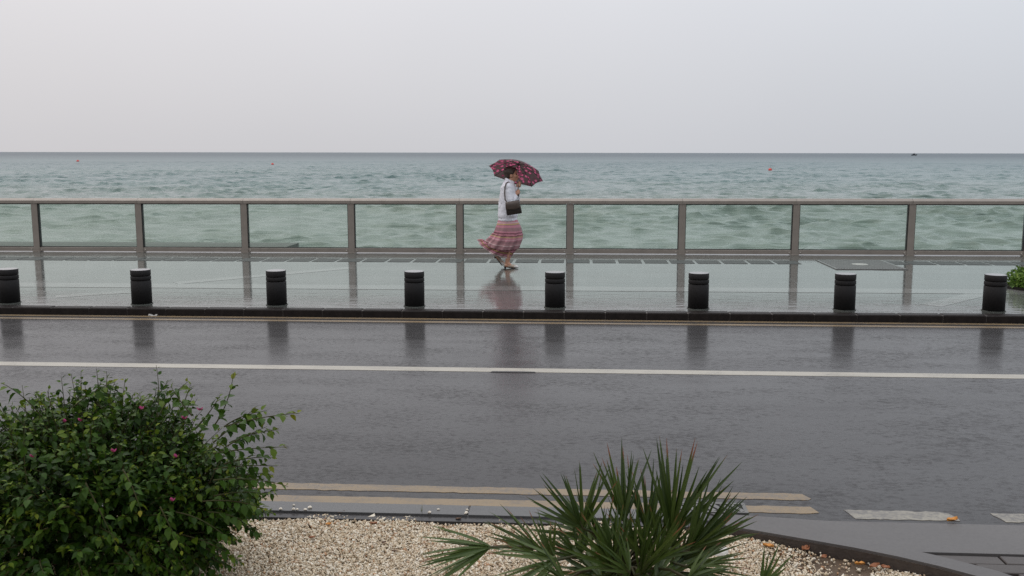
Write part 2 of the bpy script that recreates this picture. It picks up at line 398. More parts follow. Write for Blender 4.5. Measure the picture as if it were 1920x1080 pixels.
for i0, i1 in ((0, 3), (3, 5), (5, 7), (7, 9), (9, 11)):
    inn, ou = crv[i0:i1+1], out[i0:i1+1]
    struct('kerb_stone', prism(inn+ou[::-1], -.3, ZK), M_APRON, nk)
gap = [Vector(p) for p in offs(crv, -.006)]
struct('kerb_side_shade', prism([(-7.2, 4.864), (.70, 4.864)]+[tuple(p) for p in offs(crv, -.007)]+[tuple(p) for p in offs(crv, .02)[::-1]]+[(.70, 4.88), (-7.2, 4.88)], -.35, ZK-.012), M_KBACK, nk)  # strip coloured dark for the shade on the kerb's gravel side
# apron and pavers
struct('apron', prism([(.735, 4.99), out[0], out[1], out[2], out[3], (1.50, 4.54), (6, 4.54), (6, 4.915), (1.35, 4.915)], -.3, ZK-.004), M_APRON, label='pale wet concrete apron where the kerb turns away')
pav = struct('pavement', prism([(1.50, 4.53), out[5], out[6], out[7], out[8], out[9], out[11], (6, 3.0), (6, 4.53)], -.35, -.098), M_KBACK, label='brown paved corner beyond the curved kerb')
pm = mesh('paver', *box(-.146, .146, -.046, .046, -.03, 0, .004), M_PAVER)
from bisect import bisect
for j in range(11):
    y = 4.478-.1*j
    xb = min((p[0] for p in out if abs(p[1]-y) < .12), default=1.6)
    xb = np.interp(y, [p[1] for p in out[::-1]], [p[0] for p in out[::-1]])+.03
    k0 = math.floor((xb-.1+(j % 2)*.15)/.3)
    for k in range(k0, k0+7):
        xx = k*.3-(j % 2)*.15+.1
        if xx+.10 > xb: link('paver', pm, pav, (xx, y, gz(xx)-.083+random.uniform(-.003, .003)), (random.uniform(-.012, .012), random.uniform(-.012, .012), random.uniform(-.01, .01)))
# sea wall ledges beyond the railing
for a, b, y1, z, lb in ((-26, -6.1, 20.45, -.10, 'long grey concrete quay ledge behind the railing, cut short before the third post'), (-3.3, 1.4, 19.75, -.12, 'shorter grey concrete quay ledge behind the railing, beyond the walking woman')):
    o = part('quay_ledge', prism([(a, 17.9), (b, 17.9), (b, y1), (a, y1)], -1.9, z), M_CONC); tag(o, lb, 'ledge')
    part('coping', prism([(a, y1+.01), (b-.02, y1+.01), (b-.02, y1+.16), (a, y1+.16)], -1.9, z-.002), M_CONC, o)

# ------------------------------------------------------------------ glass railing
fence = thing('glass_railing', 'taupe metal railing with green tinted glass panels along the promenade edge', 'railing', (0, YF, 0))
PW = .058
post_me = mesh('post', *box(-PW, PW, -.045, .045, 0, .93, 0), M_STEEL)
chan_me = mesh('gasket', *join(box(-PW-.012, -PW-.001, -.028, .036, .088, .914), box(PW+.001, PW+.012, -.028, .036, .088, .914)), M_GASK)
def rail(x0, x1):
    prof = [(-.062, .925), (-.062, .978), (-.012, 1.018), (.075, 1.018), (.085, 1.005), (.085, .925)]
    n = len(prof); V = [(x0, y, z) for y, z in prof]+[(x1, y, z) for y, z in prof]
    return V, [tuple(range(n)), tuple(reversed(range(n, 2*n)))]+[(i, n+i, n+(i+1) % n, (i+1) % n) for i in range(n)]
rail_me = mesh('top_rail', *rail(-D/2+.002, D/2-.002), M_STEEL)
h = D/2-PW-.002
brail_me = mesh('bottom_rail', *box(-h, h, -.036, .036, .012, .088, .006), M_STEEL)
glass_me = mesh('glass_pane', *box(-h+.012, h-.012, -.006, .006, .09, .92), M_GLASS)
gask_me = mesh('gasket', *join(box(-h+.012, h-.012, -.02, .02, .905, .924), box(-h+.012, h-.012, -.02, .02, .089, .102)), M_GASK)
bolt_me = mesh('bolt', *join(lathe([(.012, 0), (.012, .012), (.006, .018)], 10)), M_BOLT)
foot_me = mesh('foot_plate', *box(-.075, .075, -.065, .065, .001, .012, .003), M_STEEL)
for i in range(-3, 13):
    x = X0+D*i
    p = link('post', post_me, fence, (x, 0, gz(x)), None); link('gasket', chan_me, p); link('foot_plate', foot_me, p)
    xm = x+D/2
    link('top_rail', rail_me, fence, (xm, random.uniform(-.003, .003), gz(xm)), (0, -K, 0))
    b = link('bottom_rail', brail_me, fence, (xm, 0, gz(xm)), (0, -K, 0))
    for s in (-1, 1): link('bolt', bolt_me, b, (s*(h-.04), -.036, .045), (R(90), 0, 0))
    g = link('glass_pane', glass_me, fence, (xm, .004, gz(xm)), (0, -K, 0)); link('gasket', gask_me, g)

# ------------------------------------------------------------------ bollards
YB, DB, XB0 = 11.41, 1.7162, -7.117
rb = .122
bl_me = mesh('shaft', *lathe([(rb, 0), (rb, .290), (rb-.004, .2945), (rb-.008, .296)], 40), M_GRAN, True)
br_me = mesh('ring_band', *lathe([(rb-.008, .302), (rb-.002, .304), (rb, .309), (rb, .344), (rb-.003, .349), (rb-.008, .351)], 40), M_GRAN, True)
bt_me = mesh('cap', *lathe([(rb-.008, .357), (rb-.003, .359), (rb-.001, .364), (rb-.001, .4235), (rb-.004, .4265)], 40), M_GRAN, True)
bc_me = mesh('core', *lathe([(rb-.016, .28), (rb-.016, .37)], 32), M_GRAN, True)
bd_me = mesh('top_face', *lathe([(rb-.0045, .425), (rb-.0055, .4285)], 40), M_GTOP)
bb_me = mesh('base_joint', *lathe([(rb+.012, .0), (rb+.012, .006)], 32), M_CONC)
for me in (bl_me, br_me, bt_me):
    me.polygons.foreach_set('use_smooth', [len(p.vertices) == 4 for p in me.polygons])
bl = ['dark granite bollard at the far left end of the row', 'dark granite bollard standing beside the crumpled white wrapper on the kerb',
      'third dark bollard from the left, behind the tall bougainvillea shoot', 'dark granite bollard first to the left of the walking woman',
      'dark granite bollard first to the right of the walking woman', 'dark granite bollard second to the right of the woman, before the railing between two posts',
      'dark granite bollard in front of the metal floor grate', 'dark granite bollard at the right end of the row beside the green shrub']
for i in range(8):
    x = XB0+DB*i; t = thing('bollard', bl[i], 'bollard', (x, YB, gz(x)), (random.uniform(-.012, .012), random.uniform(-.012, .012), random.uniform(0, 6)), 'dark bollards along the kerb')
    for nm, me in (('shaft', bl_me), ('ring_band', br_me), ('cap', bt_me), ('core', bc_me), ('top_face', bd_me), ('base_joint', bb_me)): link(nm, me, t)

# ------------------------------------------------------------------ floor grate and road gully
g = thing('floor_grate', 'square metal floor grate set in the wet promenade', 'grate', (4.68, 16.02, gz(4.68)), (0, -K, 0))
gw, gd = .56, .66
part('frame', join(box(-gw, gw, -gd, -gd+.03, -.02, .011), box(-gw, gw, gd-.03, gd, -.02, .011), box(-gw, -gw+.03, -gd+.03, gd-.03, -.02, .011), box(gw-.03, gw, -gd+.03, gd-.03, -.02, .011)), M_IRON, g)
part('pit_shade', box(-gw+.02, gw-.02, -gd+.02, gd-.02, .0045, .0055), M_BLACK, g)  # thin black sheet painted as the shade below the bars
bar = mesh('bar', *box(-.0135, .0135, -gd+.03, gd-.03, .004, .0115), M_IRON)
for i in range(25): link('bar', bar, g, (-gw+.045+i*(2*gw-.09)/24, 0, 0))
cb = mesh('cross_bar', *box(-gw+.03, gw-.03, -.008, .008, .002, .0095), M_IRON)
for i in range(7): link('cross_bar', cb, g, (0, -gd+.16+i*.165, 0))
part('badge', lathe([(.13, .010), (.13, .0135), (.11, .014)], 24), M_BOLT, g)
gp = ground(1325, 968, ZR)
g = thing('road_gully', 'small iron road drain beside the kerb, behind the fan palm', 'drain', (gp.x, 5.06, gz(gp.x)+ZR), (0, -K, 0))
part('pit_shade', box(-.21, .21, -.05, .06, .0045, .006), M_BLACK, g)  # flat black sheet holding the shade between the gully bars
part('frame', join(box(-.23, .23, .06, .08, 0, .010), box(-.23, .23, -.065, -.05, 0, .010), box(-.23, -.21, -.05, .06, 0, .010), box(.21, .23, -.05, .06, 0, .010)), M_IRON, g)
bar = mesh('bar', *box(-.014, .014, -.05, .06, .002, .010), M_IRON)
for i in range(8): link('bar', bar, g, (-.18+i*.0515, 0, 0), (0, 0, .5))

# ------------------------------------------------------------------ gravel bed
ZG = -.135
def bed_mat():
    m = Mt('grit_and_soil'); g = m.n('ShaderNodeNewGeometry'); sp = m.n('ShaderNodeSeparateXYZ'); m.l(g.outputs['Position'], sp.inputs[0]); v = m.world()
    k = m.rng(m.math('ADD', sp.outputs['X'], m.math('MULTIPLY', m.noise(v, 3, 4), .8)), 1.1, 1.45, 0, 1)
    f = m.noise(v, 120, 3, .7); grit = m.mix(f, (.24, .17, .10), (.52, .43, .31)); soil = m.mix(f, (.05, .033, .02), (.13, .085, .05))
    m.set(Base_Color=m.mix(k, grit, soil), Roughness=.75, Normal=m.bump(f, .8, .006)); return m.m
M_BED = bed_mat()
struct('planting_bed', prism([(-8, -2), (2.12, -2), (2.12, 3.0)]+crv[::-1]+[(.7, 4.872), (-8, 4.872)], -.38, ZG-.014), M_BED, label='soil of the planting bed under the gravel')
def make_stone(name, stops, r=.6):
    m = Mt(name); g_ = m.n('ShaderNodeNewGeometry'); c = m.ramp(g_.outputs['Random Per Island'], stops)
    n = m.noise(m.coord(), 160, 3); m.set(Base_Color=m.mix(m.rng(n, .35, .7, 0, .35), c, (.30, .20, .12)), Roughness=r); return m.m
M_STONE = make_stone('pale_gravel', [(0, (.22, .15, .085)), (.06, (.42, .32, .20)), (.3, (.56, .46, .32)), (.62, (.68, .60, .46)), (.90, (.77, .72, .61)), (.965, (.45, .26, .13)), (1, (.33, .16, .07))])
CV = np.array([(x, y, z) for z in (-1, 1) for y in (-1, 1) for x in (-1, 1)], float)*.62
CF = np.array([(0, 2, 3, 1), (4, 5, 7, 6), (0, 1, 5, 4), (2, 6, 7, 3), (0, 4, 6, 2), (1, 3, 7, 5)])
def gh(x): return ZG+.030-.040*np.clip((x-.45)/.9, 0, 1)
def ico():
    t = (1+5**.5)/2; v = np.array([(-1, t, 0), (1, t, 0), (-1, -t, 0), (1, -t, 0), (0, -1, t), (0, 1, t), (0, -1, -t), (0, 1, -t), (t, 0, -1), (t, 0, 1), (-t, 0, -1), (-t, 0, 1)], float)
    f = np.array([(0, 11, 5), (0, 5, 1), (0, 1, 7), (0, 7, 10), (0, 10, 11), (1, 5, 9), (5, 11, 4), (11, 10, 2), (10, 7, 6), (7, 1, 8), (3, 9, 4), (3, 4, 2), (3, 2, 6), (3, 6, 8), (3, 8, 9), (4, 9, 5), (2, 4, 11), (6, 2, 10), (8, 6, 7), (9, 8, 1)])
    return v/np.linalg.norm(v[0]), f
IV, IF = ico()
def rand_rot(n, g):
    q = g.normal(size=(n, 4)); q /= np.linalg.norm(q, axis=1)[:, None]; a, b, c, d = q.T
    return np.stack([1-2*(c*c+d*d), 2*(b*c-a*d), 2*(b*d+a*c), 2*(b*c+a*d), 1-2*(b*b+d*d), 2*(c*d-a*b), 2*(b*d-a*c), 2*(c*d+a*b), 1-2*(b*b+c*c)], -1).reshape(n, 3, 3)
def edge_y(x):
    cx = np.array([-9, .70]+[p[0] for p in crv[:9]]); cy = np.array([4.862, 4.862]+[p[1]-.012 for p in crv[:9]])
    return np.where(x < 2.07, np.interp(x, cx, cy), 0)
def stones(n, x0, x1, y0, y1, size, keep, zlift, g):
    x = g.uniform(x0, x1, n); y = g.uniform(y0, y1, n); ok = y < edge_y(x)-.006
    x, y = x[ok], y[ok]; k = keep(x, y) > g.uniform(size=len(x)); x, y = x[k], y[k]; n = len(x)
    s = g.lognormal(np.log(size), .28, n); Vv = CV[None]*(1+g.uniform(-.42, .30, (n, 8, 1)))+g.uniform(-.22, .22, (n, 8, 3))
    Vv = Vv*(s[:, None]*np.stack([g.uniform(.8, 1.25, n), g.uniform(.7, 1.1, n), g.uniform(.45, .85, n)], -1))[:, None, :]
    Vv = np.einsum('nij,nkj->nki', rand_rot(n, g), Vv)
    bumpz = .006*np.sin(x*5+1)*np.sin(y*7)+.004*np.sin(x*13-y*9)
    Vv += np.stack([x, y, gh(x)+K*x+bumpz+g.uniform(0, zlift, n)], -1)[:, None, :]
    return Vv.reshape(-1, 3), (CF[None]+8*np.arange(n)[:, None, None]).reshape(-1, 4)
def keep_all(x, y):
    bare = (np.sin(x*6.1+1.2)+np.sin(y*9.3+x*3)+np.sin(x*15-y*7)*.6)
    b = np.clip((x-.75)/.5, 0, 1)
    return np.clip(1-b*np.clip(bare*.75+.35, 0, .96), 0, 1)
g_ = np.random.default_rng(11)
V1, F1 = stones(82000, -1.75, 2.05, 3.95, 4.87, .0064, keep_all, .013, g_)
V2, F2 = stones(8000, -3.0, -1.75, 3.7, 4.87, .0085, lambda x, y: x*0+1, .014, g_)
V3, F3 = stones(9000, -2.2, 2.05, 3.3, 3.9, .009, keep_all, .014, g_)
V = np.concatenate([V1, V2, V3]); Fc = np.concatenate([F1, F2+len(V1), F3+len(V1)+len(V2)])
o = link('gravel', mesh('gravel', V, Fc, M_STONE)); tag(o, 'pale beige gravel covering the planting bed', 'gravel', kind='stuff')
# pebbles kicked onto the kerb
M_PEB = simple('white_pebble', (.68, .63, .54), (.55, .48, .38), 60, .5)
for i, (px, py, s) in enumerate([(525, 957, .010), (549, 958, .011), (552, 963, .009), (581, 953, .012), (567, 964, .010), (551, 948, .008), (804, 965, .010), (822, 956, .008), (876, 957, .008), (875, 962, .009), (872, 967, .008)]):
    p = ground(px, py, ZK); V = (IV*(1+rng.uniform(-.2, .2, (12, 1))))*np.array([1.1, .9, .7])*s
    o = part('pebble', ([tuple(v) for v in V], [tuple(map(int, f)) for f in IF]), M_PEB, loc=(p.x, max(p.y, 4.885), p.z+s*.45)); tag(o, 'small white pebble lying loose on the wet grey kerb', 'pebble', 'loose pebbles on the near kerb')

# ------------------------------------------------------------------ litter: wrapper, dry leaves, flat stone
M_PAPER = simple('white_wrapper', (.42, .41, .38), (.30, .29, .27), 30, .5)
p = ground(297, 589, ZR)
V, Fc = [], []
for i in range(7):
    for j in range(5):
        V.append((-.065+i*.0215+random.uniform(-.006, .006), -.02+j*.011+random.uniform(-.004, .004), .004+.034*math.sin(j*.8)*(.5+.5*math.sin(i*1.3+.6))+random.uniform(0, .009)))
for i in range(6):
    for j in range(4): Fc.append((i*5+j, (i+1)*5+j, (i+1)*5+j+1, i*5+j+1))
o = part('wrapper', (V, Fc), M_PAPER, loc=(p.x, 10.995, gz(p.x)+ZR+.002), scale=(.85, .8, .62)); o.modifiers.new('s', 'SOLIDIFY').thickness = .003
tag(o, 'crumpled white wrapper lying against the black kerb', 'litter')
M_DRY = [simple('orange_dry_leaf', (.55, .25, .04), (.42, .16, .03), 30, .6), simple('rust_dry_leaf', (.28, .10, .035), (.18, .07, .03), 30, .6), simple('brown_dry_leaf', (.12, .065, .035), None, 30, .6)]
def dry(p, s, rz, m, label, group=None, lift=.004):
    if lift > .01: p = Vector((p.x, p.y, gh(p.x)+gz(p.x)))
    V, Fc = [], []
    for i in range(6):
        t = i/5; wd = .33*math.sin(math.pi*min(t*.93+.05, 1))
        for k in (-1, 0, 1): V.append(((t-.5)*s, k*wd*s, (abs(k)*.18+.25*(t-.5)**2)*s*random.uniform(.7, 1.4)))
    for i in range(5):
        for k in range(2): Fc.append((i*3+k, (i+1)*3+k, (i+1)*3+k+1, i*3+k+1))
    o = part('dry_leaf', (V, Fc), m, loc=(p.x, p.y, p.z+lift), rot=(random.uniform(-.2, .2), random.uniform(-.2, .2), rz)); o.modifiers.new('s', 'SOLIDIFY').thickness = .0015
    tag(o, label, 'leaf', group)
dry(ground(1786, 979, ZR), .06, .2, M_DRY[0], 'bright orange dry leaf on the road by the white dash', lift=.008)
for px, py in [(1485, 1022), (1510, 1036), (1545, 1050), (1612, 1062), (1640, 1066), (1660, 1068), (1440, 1034)]:
    dry(ground(px, py, ZG), random.uniform(.03, .055), random.uniform(-.8, .8), M_DRY[random.choice((0, 1, 1))], 'small dry rust coloured leaf on the gravel beside the curved kerb or palm', 'dry leaves scattered by the palm', lift=.02)
for px, py in [(720, 1035), (740, 1052), (616, 1000), (640, 978), (585, 1026), (700, 999), (475, 1025), (860, 990)]:
    dry(ground(px, py, ZG), random.uniform(.022, .045), random.uniform(-.8, .8), M_DRY[random.choice((1, 2, 2, 0))], 'small dry brown leaf on the open gravel left of the palm', 'dry leaves scattered on the open gravel', lift=.02)
M_SLAB = simple('pale_limestone', (.50, .48, .44), (.42, .40, .36), 10, .5, .2, 40)
p = ground(1335, 1045, ZG)
V = [(math.cos(a)*r_*.085, math.sin(a)*r_*.07, z) for z, r_ in ((-.02, 1), (.035, 1.02), (.045, .9)) for a in [i*.7+.2*math.sin(i*2) for i in range(9)]]
o = part('flat_stone', (V, [tuple(range(18, 27))]+[(j*9+i, j*9+(i+1) % 9, (j+1)*9+(i+1) % 9, (j+1)*9+i) for j in range(2) for i in range(9)]), M_SLAB, loc=(p.x, p.y, p.z), rot=(0, 0, .3)); tag(o, 'flat pale stone on the gravel behind the fan palm', 'stone')

# ------------------------------------------------------------------ leaves
def leaf_mat(name, cols, rough=.42, trans=.25):
    m = Mt(name); a = m.n('ShaderNodeAttribute', attribute_name='age'); g = m.n('ShaderNodeNewGeometry')
    c = m.ramp(a.outputs['Fac'], cols); c = m.mix(m.rng(g.outputs['Random Per Island'], 0, 1, 0, .45), c, tuple(x*.55 for x in cols[1][1]))
    m.set(Base_Color=c, Roughness=rough, Specular_IOR_Level=.16)
    t = m.n('ShaderNodeBsdfTranslucent'); m.l(c, t.inputs[0]); s = m.n('ShaderNodeMixShader'); s.inputs[0].default_value = trans
    m.l(m.b.outputs[0], s.inputs[1]); m.l(t.outputs[0], s.inputs[2]); m.l(s.outputs[0], m.out.inputs[0]); return m.m
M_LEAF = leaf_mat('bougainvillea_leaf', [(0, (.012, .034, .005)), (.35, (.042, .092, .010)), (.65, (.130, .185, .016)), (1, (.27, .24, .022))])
M_BRACT = simple('magenta_bract', (.26, .03, .12), (.18, .04, .07), 30, .6, Specular_IOR_Level=.1)
M_STEM = simple('green_brown_stem', (.035, .045, .014), (.05, .04, .018), 12, .6, Specular_IOR_Level=.15)
M_WOOD = simple('brown_wood', (.07, .045, .03), (.04, .028, .02), 12, .8, .5, 30)
# leaf: pointed oval, folded on the midrib and bent down to the tip
LT = [(0, .02), (.22, .27), (.52, .32), (1.0, .008)]
def leaf_geo():
    V = []
    for t, wd in LT:
        z = -.22*t*t
        V += [(t, -wd, z+wd*.35), (t, 0, z), (t, wd, z+wd*.35)]
    Fc = [(i*3+k, (i+1)*3+k, (i+1)*3+k+1, i*3+k+1) for i in range(3) for k in range(2)]
    return np.array(V), np.array(Fc)
LV, LF = leaf_geo()
leaf_meshes = [mesh('leaf', LV, LF, M_LEAF, True, {'age': np.full(len(LV), a)}) for a in (.1, .35, .55, .8, 1.0)]
class Leaves:
    def __init__(s): s.T = []; s.A = []
    def add(s, p, d, up, size, age):
        d = Vector(d).normalized(); y = Vector(up).cross(d)
        if y.length < 1e-4: y = Vector((1, 0, 0)).cross(d)
        y.normalize(); z = d.cross(y)
        s.T.append([(d.x*size, y.x*size, z.x*size, p[0]), (d.y*size, y.y*size, z.y*size, p[1]), (d.z*size, y.z*size, z.z*size, p[2])]); s.A.append(age)
    def mesh(s, name, m, idx=None):
        T = np.array(s.T); A = np.array(s.A)
        if idx is not None: T, A = T[idx], A[idx]
        n = len(T); V = np.einsum('nij,kj->nki', T[:, :, :3], LV)+T[:, None, :, 3]
        Fc = (LF[None]+len(LV)*np.arange(n)[:, None, None]).reshape(-1, 4)
        return mesh(name, V.reshape(-1, 3), Fc, m, True, {'age': np.repeat(A, len(LV))})
    def mat(s, i):
        t = s.T[i]; return Matrix((t[0], t[1], t[2], (0, 0, 0, 1)))
def rv(s=1.): return Vector((random.gauss(0, s), random.gauss(0, s), random.gauss(0, s)))

# bougainvillea
BC = Vector((-2.22, 3.98, 0)); BASE = Vector((BC.x, BC.y, gz(BC.x)+ZG))
bush = thing('bougainvillea_shrub', 'dense dark green bougainvillea shrub with magenta bracts on the gravel', 'shrub', BASE)
EC, ER = Vector((0, 0, .40)), Vector((.80, .55, .385))
big, small = Leaves(), Leaves(); stems = []; bracts = []
def shoot(p0, p1, sag, nl, lv, size, age0=.3, r=.0028):
    """a leafy shoot between two points (local), bowed by sag, leaves hanging in alternation, young towards the tip"""
    p0, p1 = Vector(p0), Vector(p1); mid = (p0+p1)/2+Vector((random.gauss(0, .015), random.gauss(0, .015), sag)); pts = []
    for i in range(9):
        t = i/8; pts.append(p0*(1-t)**2+mid*2*t*(1-t)+p1*t*t)
    stems.append((pts, [r*(1.15-.8*i/8) for i in range(9)]))
    dr = (p1-p0).normalized()
    for i in range(nl):
        t = .08+.92*(i+random.uniform(-.25, .25))/(nl-.2); t = min(max(t, .02), 1); p = p0*(1-t)**2+mid*2*t*(1-t)+p1*t*t
        tan = ((mid-p0)*(1-t)+(p1-mid)*t).normalized(); side = tan.cross(Vector((0, 0, 1)))
        if side.length < .2: side = Vector((1, 0, 0))
        side.normalize(); ang = i*2.4+random.uniform(-.4, .4)
        d = (side*math.cos(ang)+Vector((0, 0, 1))*math.sin(ang)*.5)*.9+tan*.55+Vector((0, 0, -.42 if t < .88 else .25))+rv(.15)
        s = size*random.uniform(.75, 1.2)*(1 if t < .75 else 1-.55*(t-.75)/.25)
        age = min(1, max(0, age0+random.gauss(0, .08)+max(0, t-.66)*(1.6 if lv is big else 1.25)))
        lv.add(p+d.normalized()*.006, d, Vector((0, 0, 1))+rv(.35), s, age)
def loc(px, py, Y): return at(px, py, Y)-BASE
# the shoots that stand out against the road, hand placed
named = [((420, 800, 3.85), (562, 775, 3.8), .02, 15, .046), ((400, 850, 3.8), (541, 838, 3.75), .015, 14, .046), ((400, 800, 3.9), (438, 700, 3.9), -.03, 13, .046),
         ((300, 775, 3.95), (352, 716, 4.0), .0, 12, .046), ((130, 770, 4.0), (216, 716, 4.0), .03, 15, .046), ((90, 795, 3.9), (2, 718, 3.8), .05, 9, .05),
         ((400, 880, 3.8), (520, 874, 3.8), .02, 11, .042), ((400, 900, 3.75), (540, 912, 3.75), .03, 14, .044), ((380, 940, 3.75), (500, 955, 3.75), .03, 14, .048),
         ((330, 1000, 3.75), (455, 1056, 3.75), .05, 13, .046), ((330, 960, 3.7), (440, 1022, 3.7), .05, 12, .046), ((370, 800, 3.95), (412, 742, 3.95), .0, 11, .044),
         ((240, 780, 4.05), (250, 738, 4.1), .0, 9, .044), ((60, 800, 4.0), (78, 742, 4.05), .02, 10, .044), ((400, 830, 3.9), (480, 765, 3.9), .01, 14, .046),
         ((360, 780, 3.9), (320, 724, 3.9), .0, 10, .046), ((200, 780, 4.0), (160, 730, 4.0), .0, 11, .044), ((420, 840, 3.8), (500, 800, 3.8), .0, 13, .046)]
named += [((430, 830, 3.85), (522, 806, 3.85), .02, 14, .042), ((420, 870, 3.8), (512, 858, 3.8), .02, 13, .042), ((420, 900, 3.8), (508, 890, 3.85), .02, 13, .042), ((390, 960, 3.75), (470, 985, 3.75), .03, 12, .042),
          ((420, 800, 3.9), (500, 770, 3.95), .02, 13, .040), ((400, 930, 3.8), (490, 925, 3.8), .02, 13, .042)]
for a, b, sg, n, s in named: shoot(loc(*a), loc(*b), sg, int(n*1.25), big, s, r=.003)
# hanging shoots on the near side
for (a, b) in [((160, 905, 3.45), (222, 1030, 3.4)), ((300, 950, 3.45), (342, 1035, 3.42)), ((60, 930, 3.4), (20, 975, 3.38)), ((130, 950, 3.42), (70, 985, 3.4)), ((90, 990, 3.42), (40, 1030, 3.4)), ((230, 880, 3.5), (265, 960, 3.42))]:
    shoot(loc(*a), loc(*b), .03, 11, big, .044)
# body of the shrub
n = 0
while n < 1700:
    u = rv().normalized()
    if u.z < -.55: continue
    k = random.uniform(.62, .93)*(1+.10*math.sin(u.x*5+1)+.08*math.sin(u.z*7+u.y*4))
    q = EC+Vector((u.x*ER.x, u.y*ER.y, u.z*ER.z))*k
    if q.z < .03: continue
    d = (u+Vector((0, 0, .45 if u.z > 0 else -.1))+rv(.35)).normalized(); ln = random.uniform(.11, .22)*(1.45 if u.z > .3 and random.random() < .18 else 1)
    shoot(q, q+d*ln, random.uniform(-.01, .03), random.randint(11, 16), small, random.uniform(.030, .042), random.choice((.02, .12, .22, .34))); n += 1
    if random.random() < .004: bracts.append(q+d*ln*.8)
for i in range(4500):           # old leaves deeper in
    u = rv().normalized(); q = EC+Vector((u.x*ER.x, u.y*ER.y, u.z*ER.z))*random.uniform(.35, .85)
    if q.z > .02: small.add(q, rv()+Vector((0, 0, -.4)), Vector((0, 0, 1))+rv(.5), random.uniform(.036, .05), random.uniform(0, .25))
for i in range(min(300, len(big.T))):
    a = big.A[i]; k = min(range(5), key=lambda j: abs((.1, .35, .55, .8, 1.0)[j]-a)); link('leaf', leaf_meshes[k], bush, mat4=big.mat(i))
rest = list(range(300, len(big.T)))
for i in rest: small.T.append(big.T[i]); small.A.append(big.A[i])
o = link('foliage', small.mesh('foliage', M_LEAF), bush); tag(o, kind='stuff')
part('twigs', join(*[tube(p, r, 5) for p, r in stems]), M_STEM, bush)
for i in range(9):
    a = i*.7; tip = EC+Vector((math.cos(a)*ER.x*.6, math.sin(a)*ER.y*.6, random.uniform(-.1, .3))); b0 = Vector((math.cos(a)*.05, math.sin(a)*.05, -.04))
    part('branch', tube([b0, b0*1.5+Vector((0, 0, .15)), (b0+tip)/2+Vector((0, 0, .08)), tip], [.018, .015, .011, .005], 8), M_WOOD, bush, True)
for px, py in [(122, 792), (152, 790), (62, 858), (213, 848), (330, 858), (323, 940), (346, 786), (265, 768), (375, 770)]: bracts.append(loc(px, py, 3.42 if py > 840 else 3.6))
for q in bracts:
    V, Fc = [], []
    for k in range(3):
        a = k*2.09+random.random(); e = Vector((math.cos(a)*.8, math.sin(a)*.6, .7)); s = Vector((-math.sin(a), math.cos(a), 0)); b = len(V)
        for t, wd in ((0, .02), (.4, .4), (.75, .3), (1, .02)): V += [q+(e*t-s*wd+Vector((0, 0, .1*t)))*.017, q+(e*t+s*wd+Vector((0, 0, .1*t)))*.017]
        Fc += [(b+2*i, b+2*i+1, b+2*i+3, b+2*i+2) for i in range(3)]
    part('bract', (V, Fc), M_BRACT, bush)

# ------------------------------------------------------------------ fan palm
def palm_mat(name, c0, c1):
    m = Mt(name); a = m.n('ShaderNodeAttribute', attribute_name='age'); oi = m.n('ShaderNodeObjectInfo')
    c = m.mix(m.rng(oi.outputs['Random'], 0, 1, 0, 1), c0, c1)
    tip = m.math('ADD', a.outputs['Fac'], m.rng(oi.outputs['Random'], 0, 1, -.32, .07))
    c = m.mix(m.rng(tip, .84, .93, 0, 1), c, (.20, .075, .04))
    m.set(Base_Color=c, Roughness=.38, Specular_IOR_Level=.3)
    t = m.n('ShaderNodeBsdfTranslucent'); m.l(c, t.inputs[0]); s = m.n('ShaderNodeMixShader'); s.inputs[0].default_value = .18
    m.l(m.b.outputs[0], s.inputs[1]); m.l(t.outputs[0], s.inputs[2]); m.l(s.outputs[0], m.out.inputs[0]); return m.m
M_PALM = palm_mat('palm_leaflet', (.022, .042, .007), (.060, .092, .017))
M_PALM2 = palm_mat('young_palm_leaflet', (.05, .085, .02), (.08, .115, .028))
M_PET = simple('green_petiole', (.03, .04, .016), (.05, .038, .018), 20, .5, Specular_IOR_Level=.2)
M_FIB = simple('palm_fibre', (.03, .02, .013), (.014, .010, .007), 30, .9, .8, 60)
def leaflet_mesh(bend, m, split):
    V, A = [], []; n = 8
    for i in range(n+1):
        t = i/n; wd = .027*(min(1, .35+t*2.2))*(1-max(0, t-.35)/.65)**.75+.0008; z = -bend*t*t
        V += [(t, -wd, z+wd*.75), (t, 0, z), (t, wd, z+wd*.75)]; A += [t]*3
    Fc = [(i*3+k, (i+1)*3+k, (i+1)*3+k+1, i*3+k+1) for i in range(n) for k in range(2)]
    return mesh('leaflet', np.array(V), np.array(Fc), m, False, {'age': A})
LMS = {m: [leaflet_mesh(b, m, 0) for b in (.0, .05, .12, .22, .35)] for m in (M_PALM, M_PALM2)}
PB = ground(1165, 1150, ZG); 
palm = thing('fan_palm', 'spiky green fan palm growing in the gravel bed', 'palm', PB)
part('trunk', tube([(0, 0, -.06), (.01, 0, .06), (.0, .01, .14), (.0, 0, .19)], [.11, .10, .085, .05], 14), M_FIB, palm, True)
for i in range(34):
    a = i*2.4; z = .0+.19*i/34; d = Vector((math.cos(a), math.sin(a), 0)); b0 = d*.085+Vector((0, 0, z))
    part('leaf_base', tube([b0-d*.02, b0+d*.025+Vector((0, 0, .05)), b0+d*.045+Vector((0, 0, .11))], [.016, .012, .006], 6), M_FIB, palm, True)
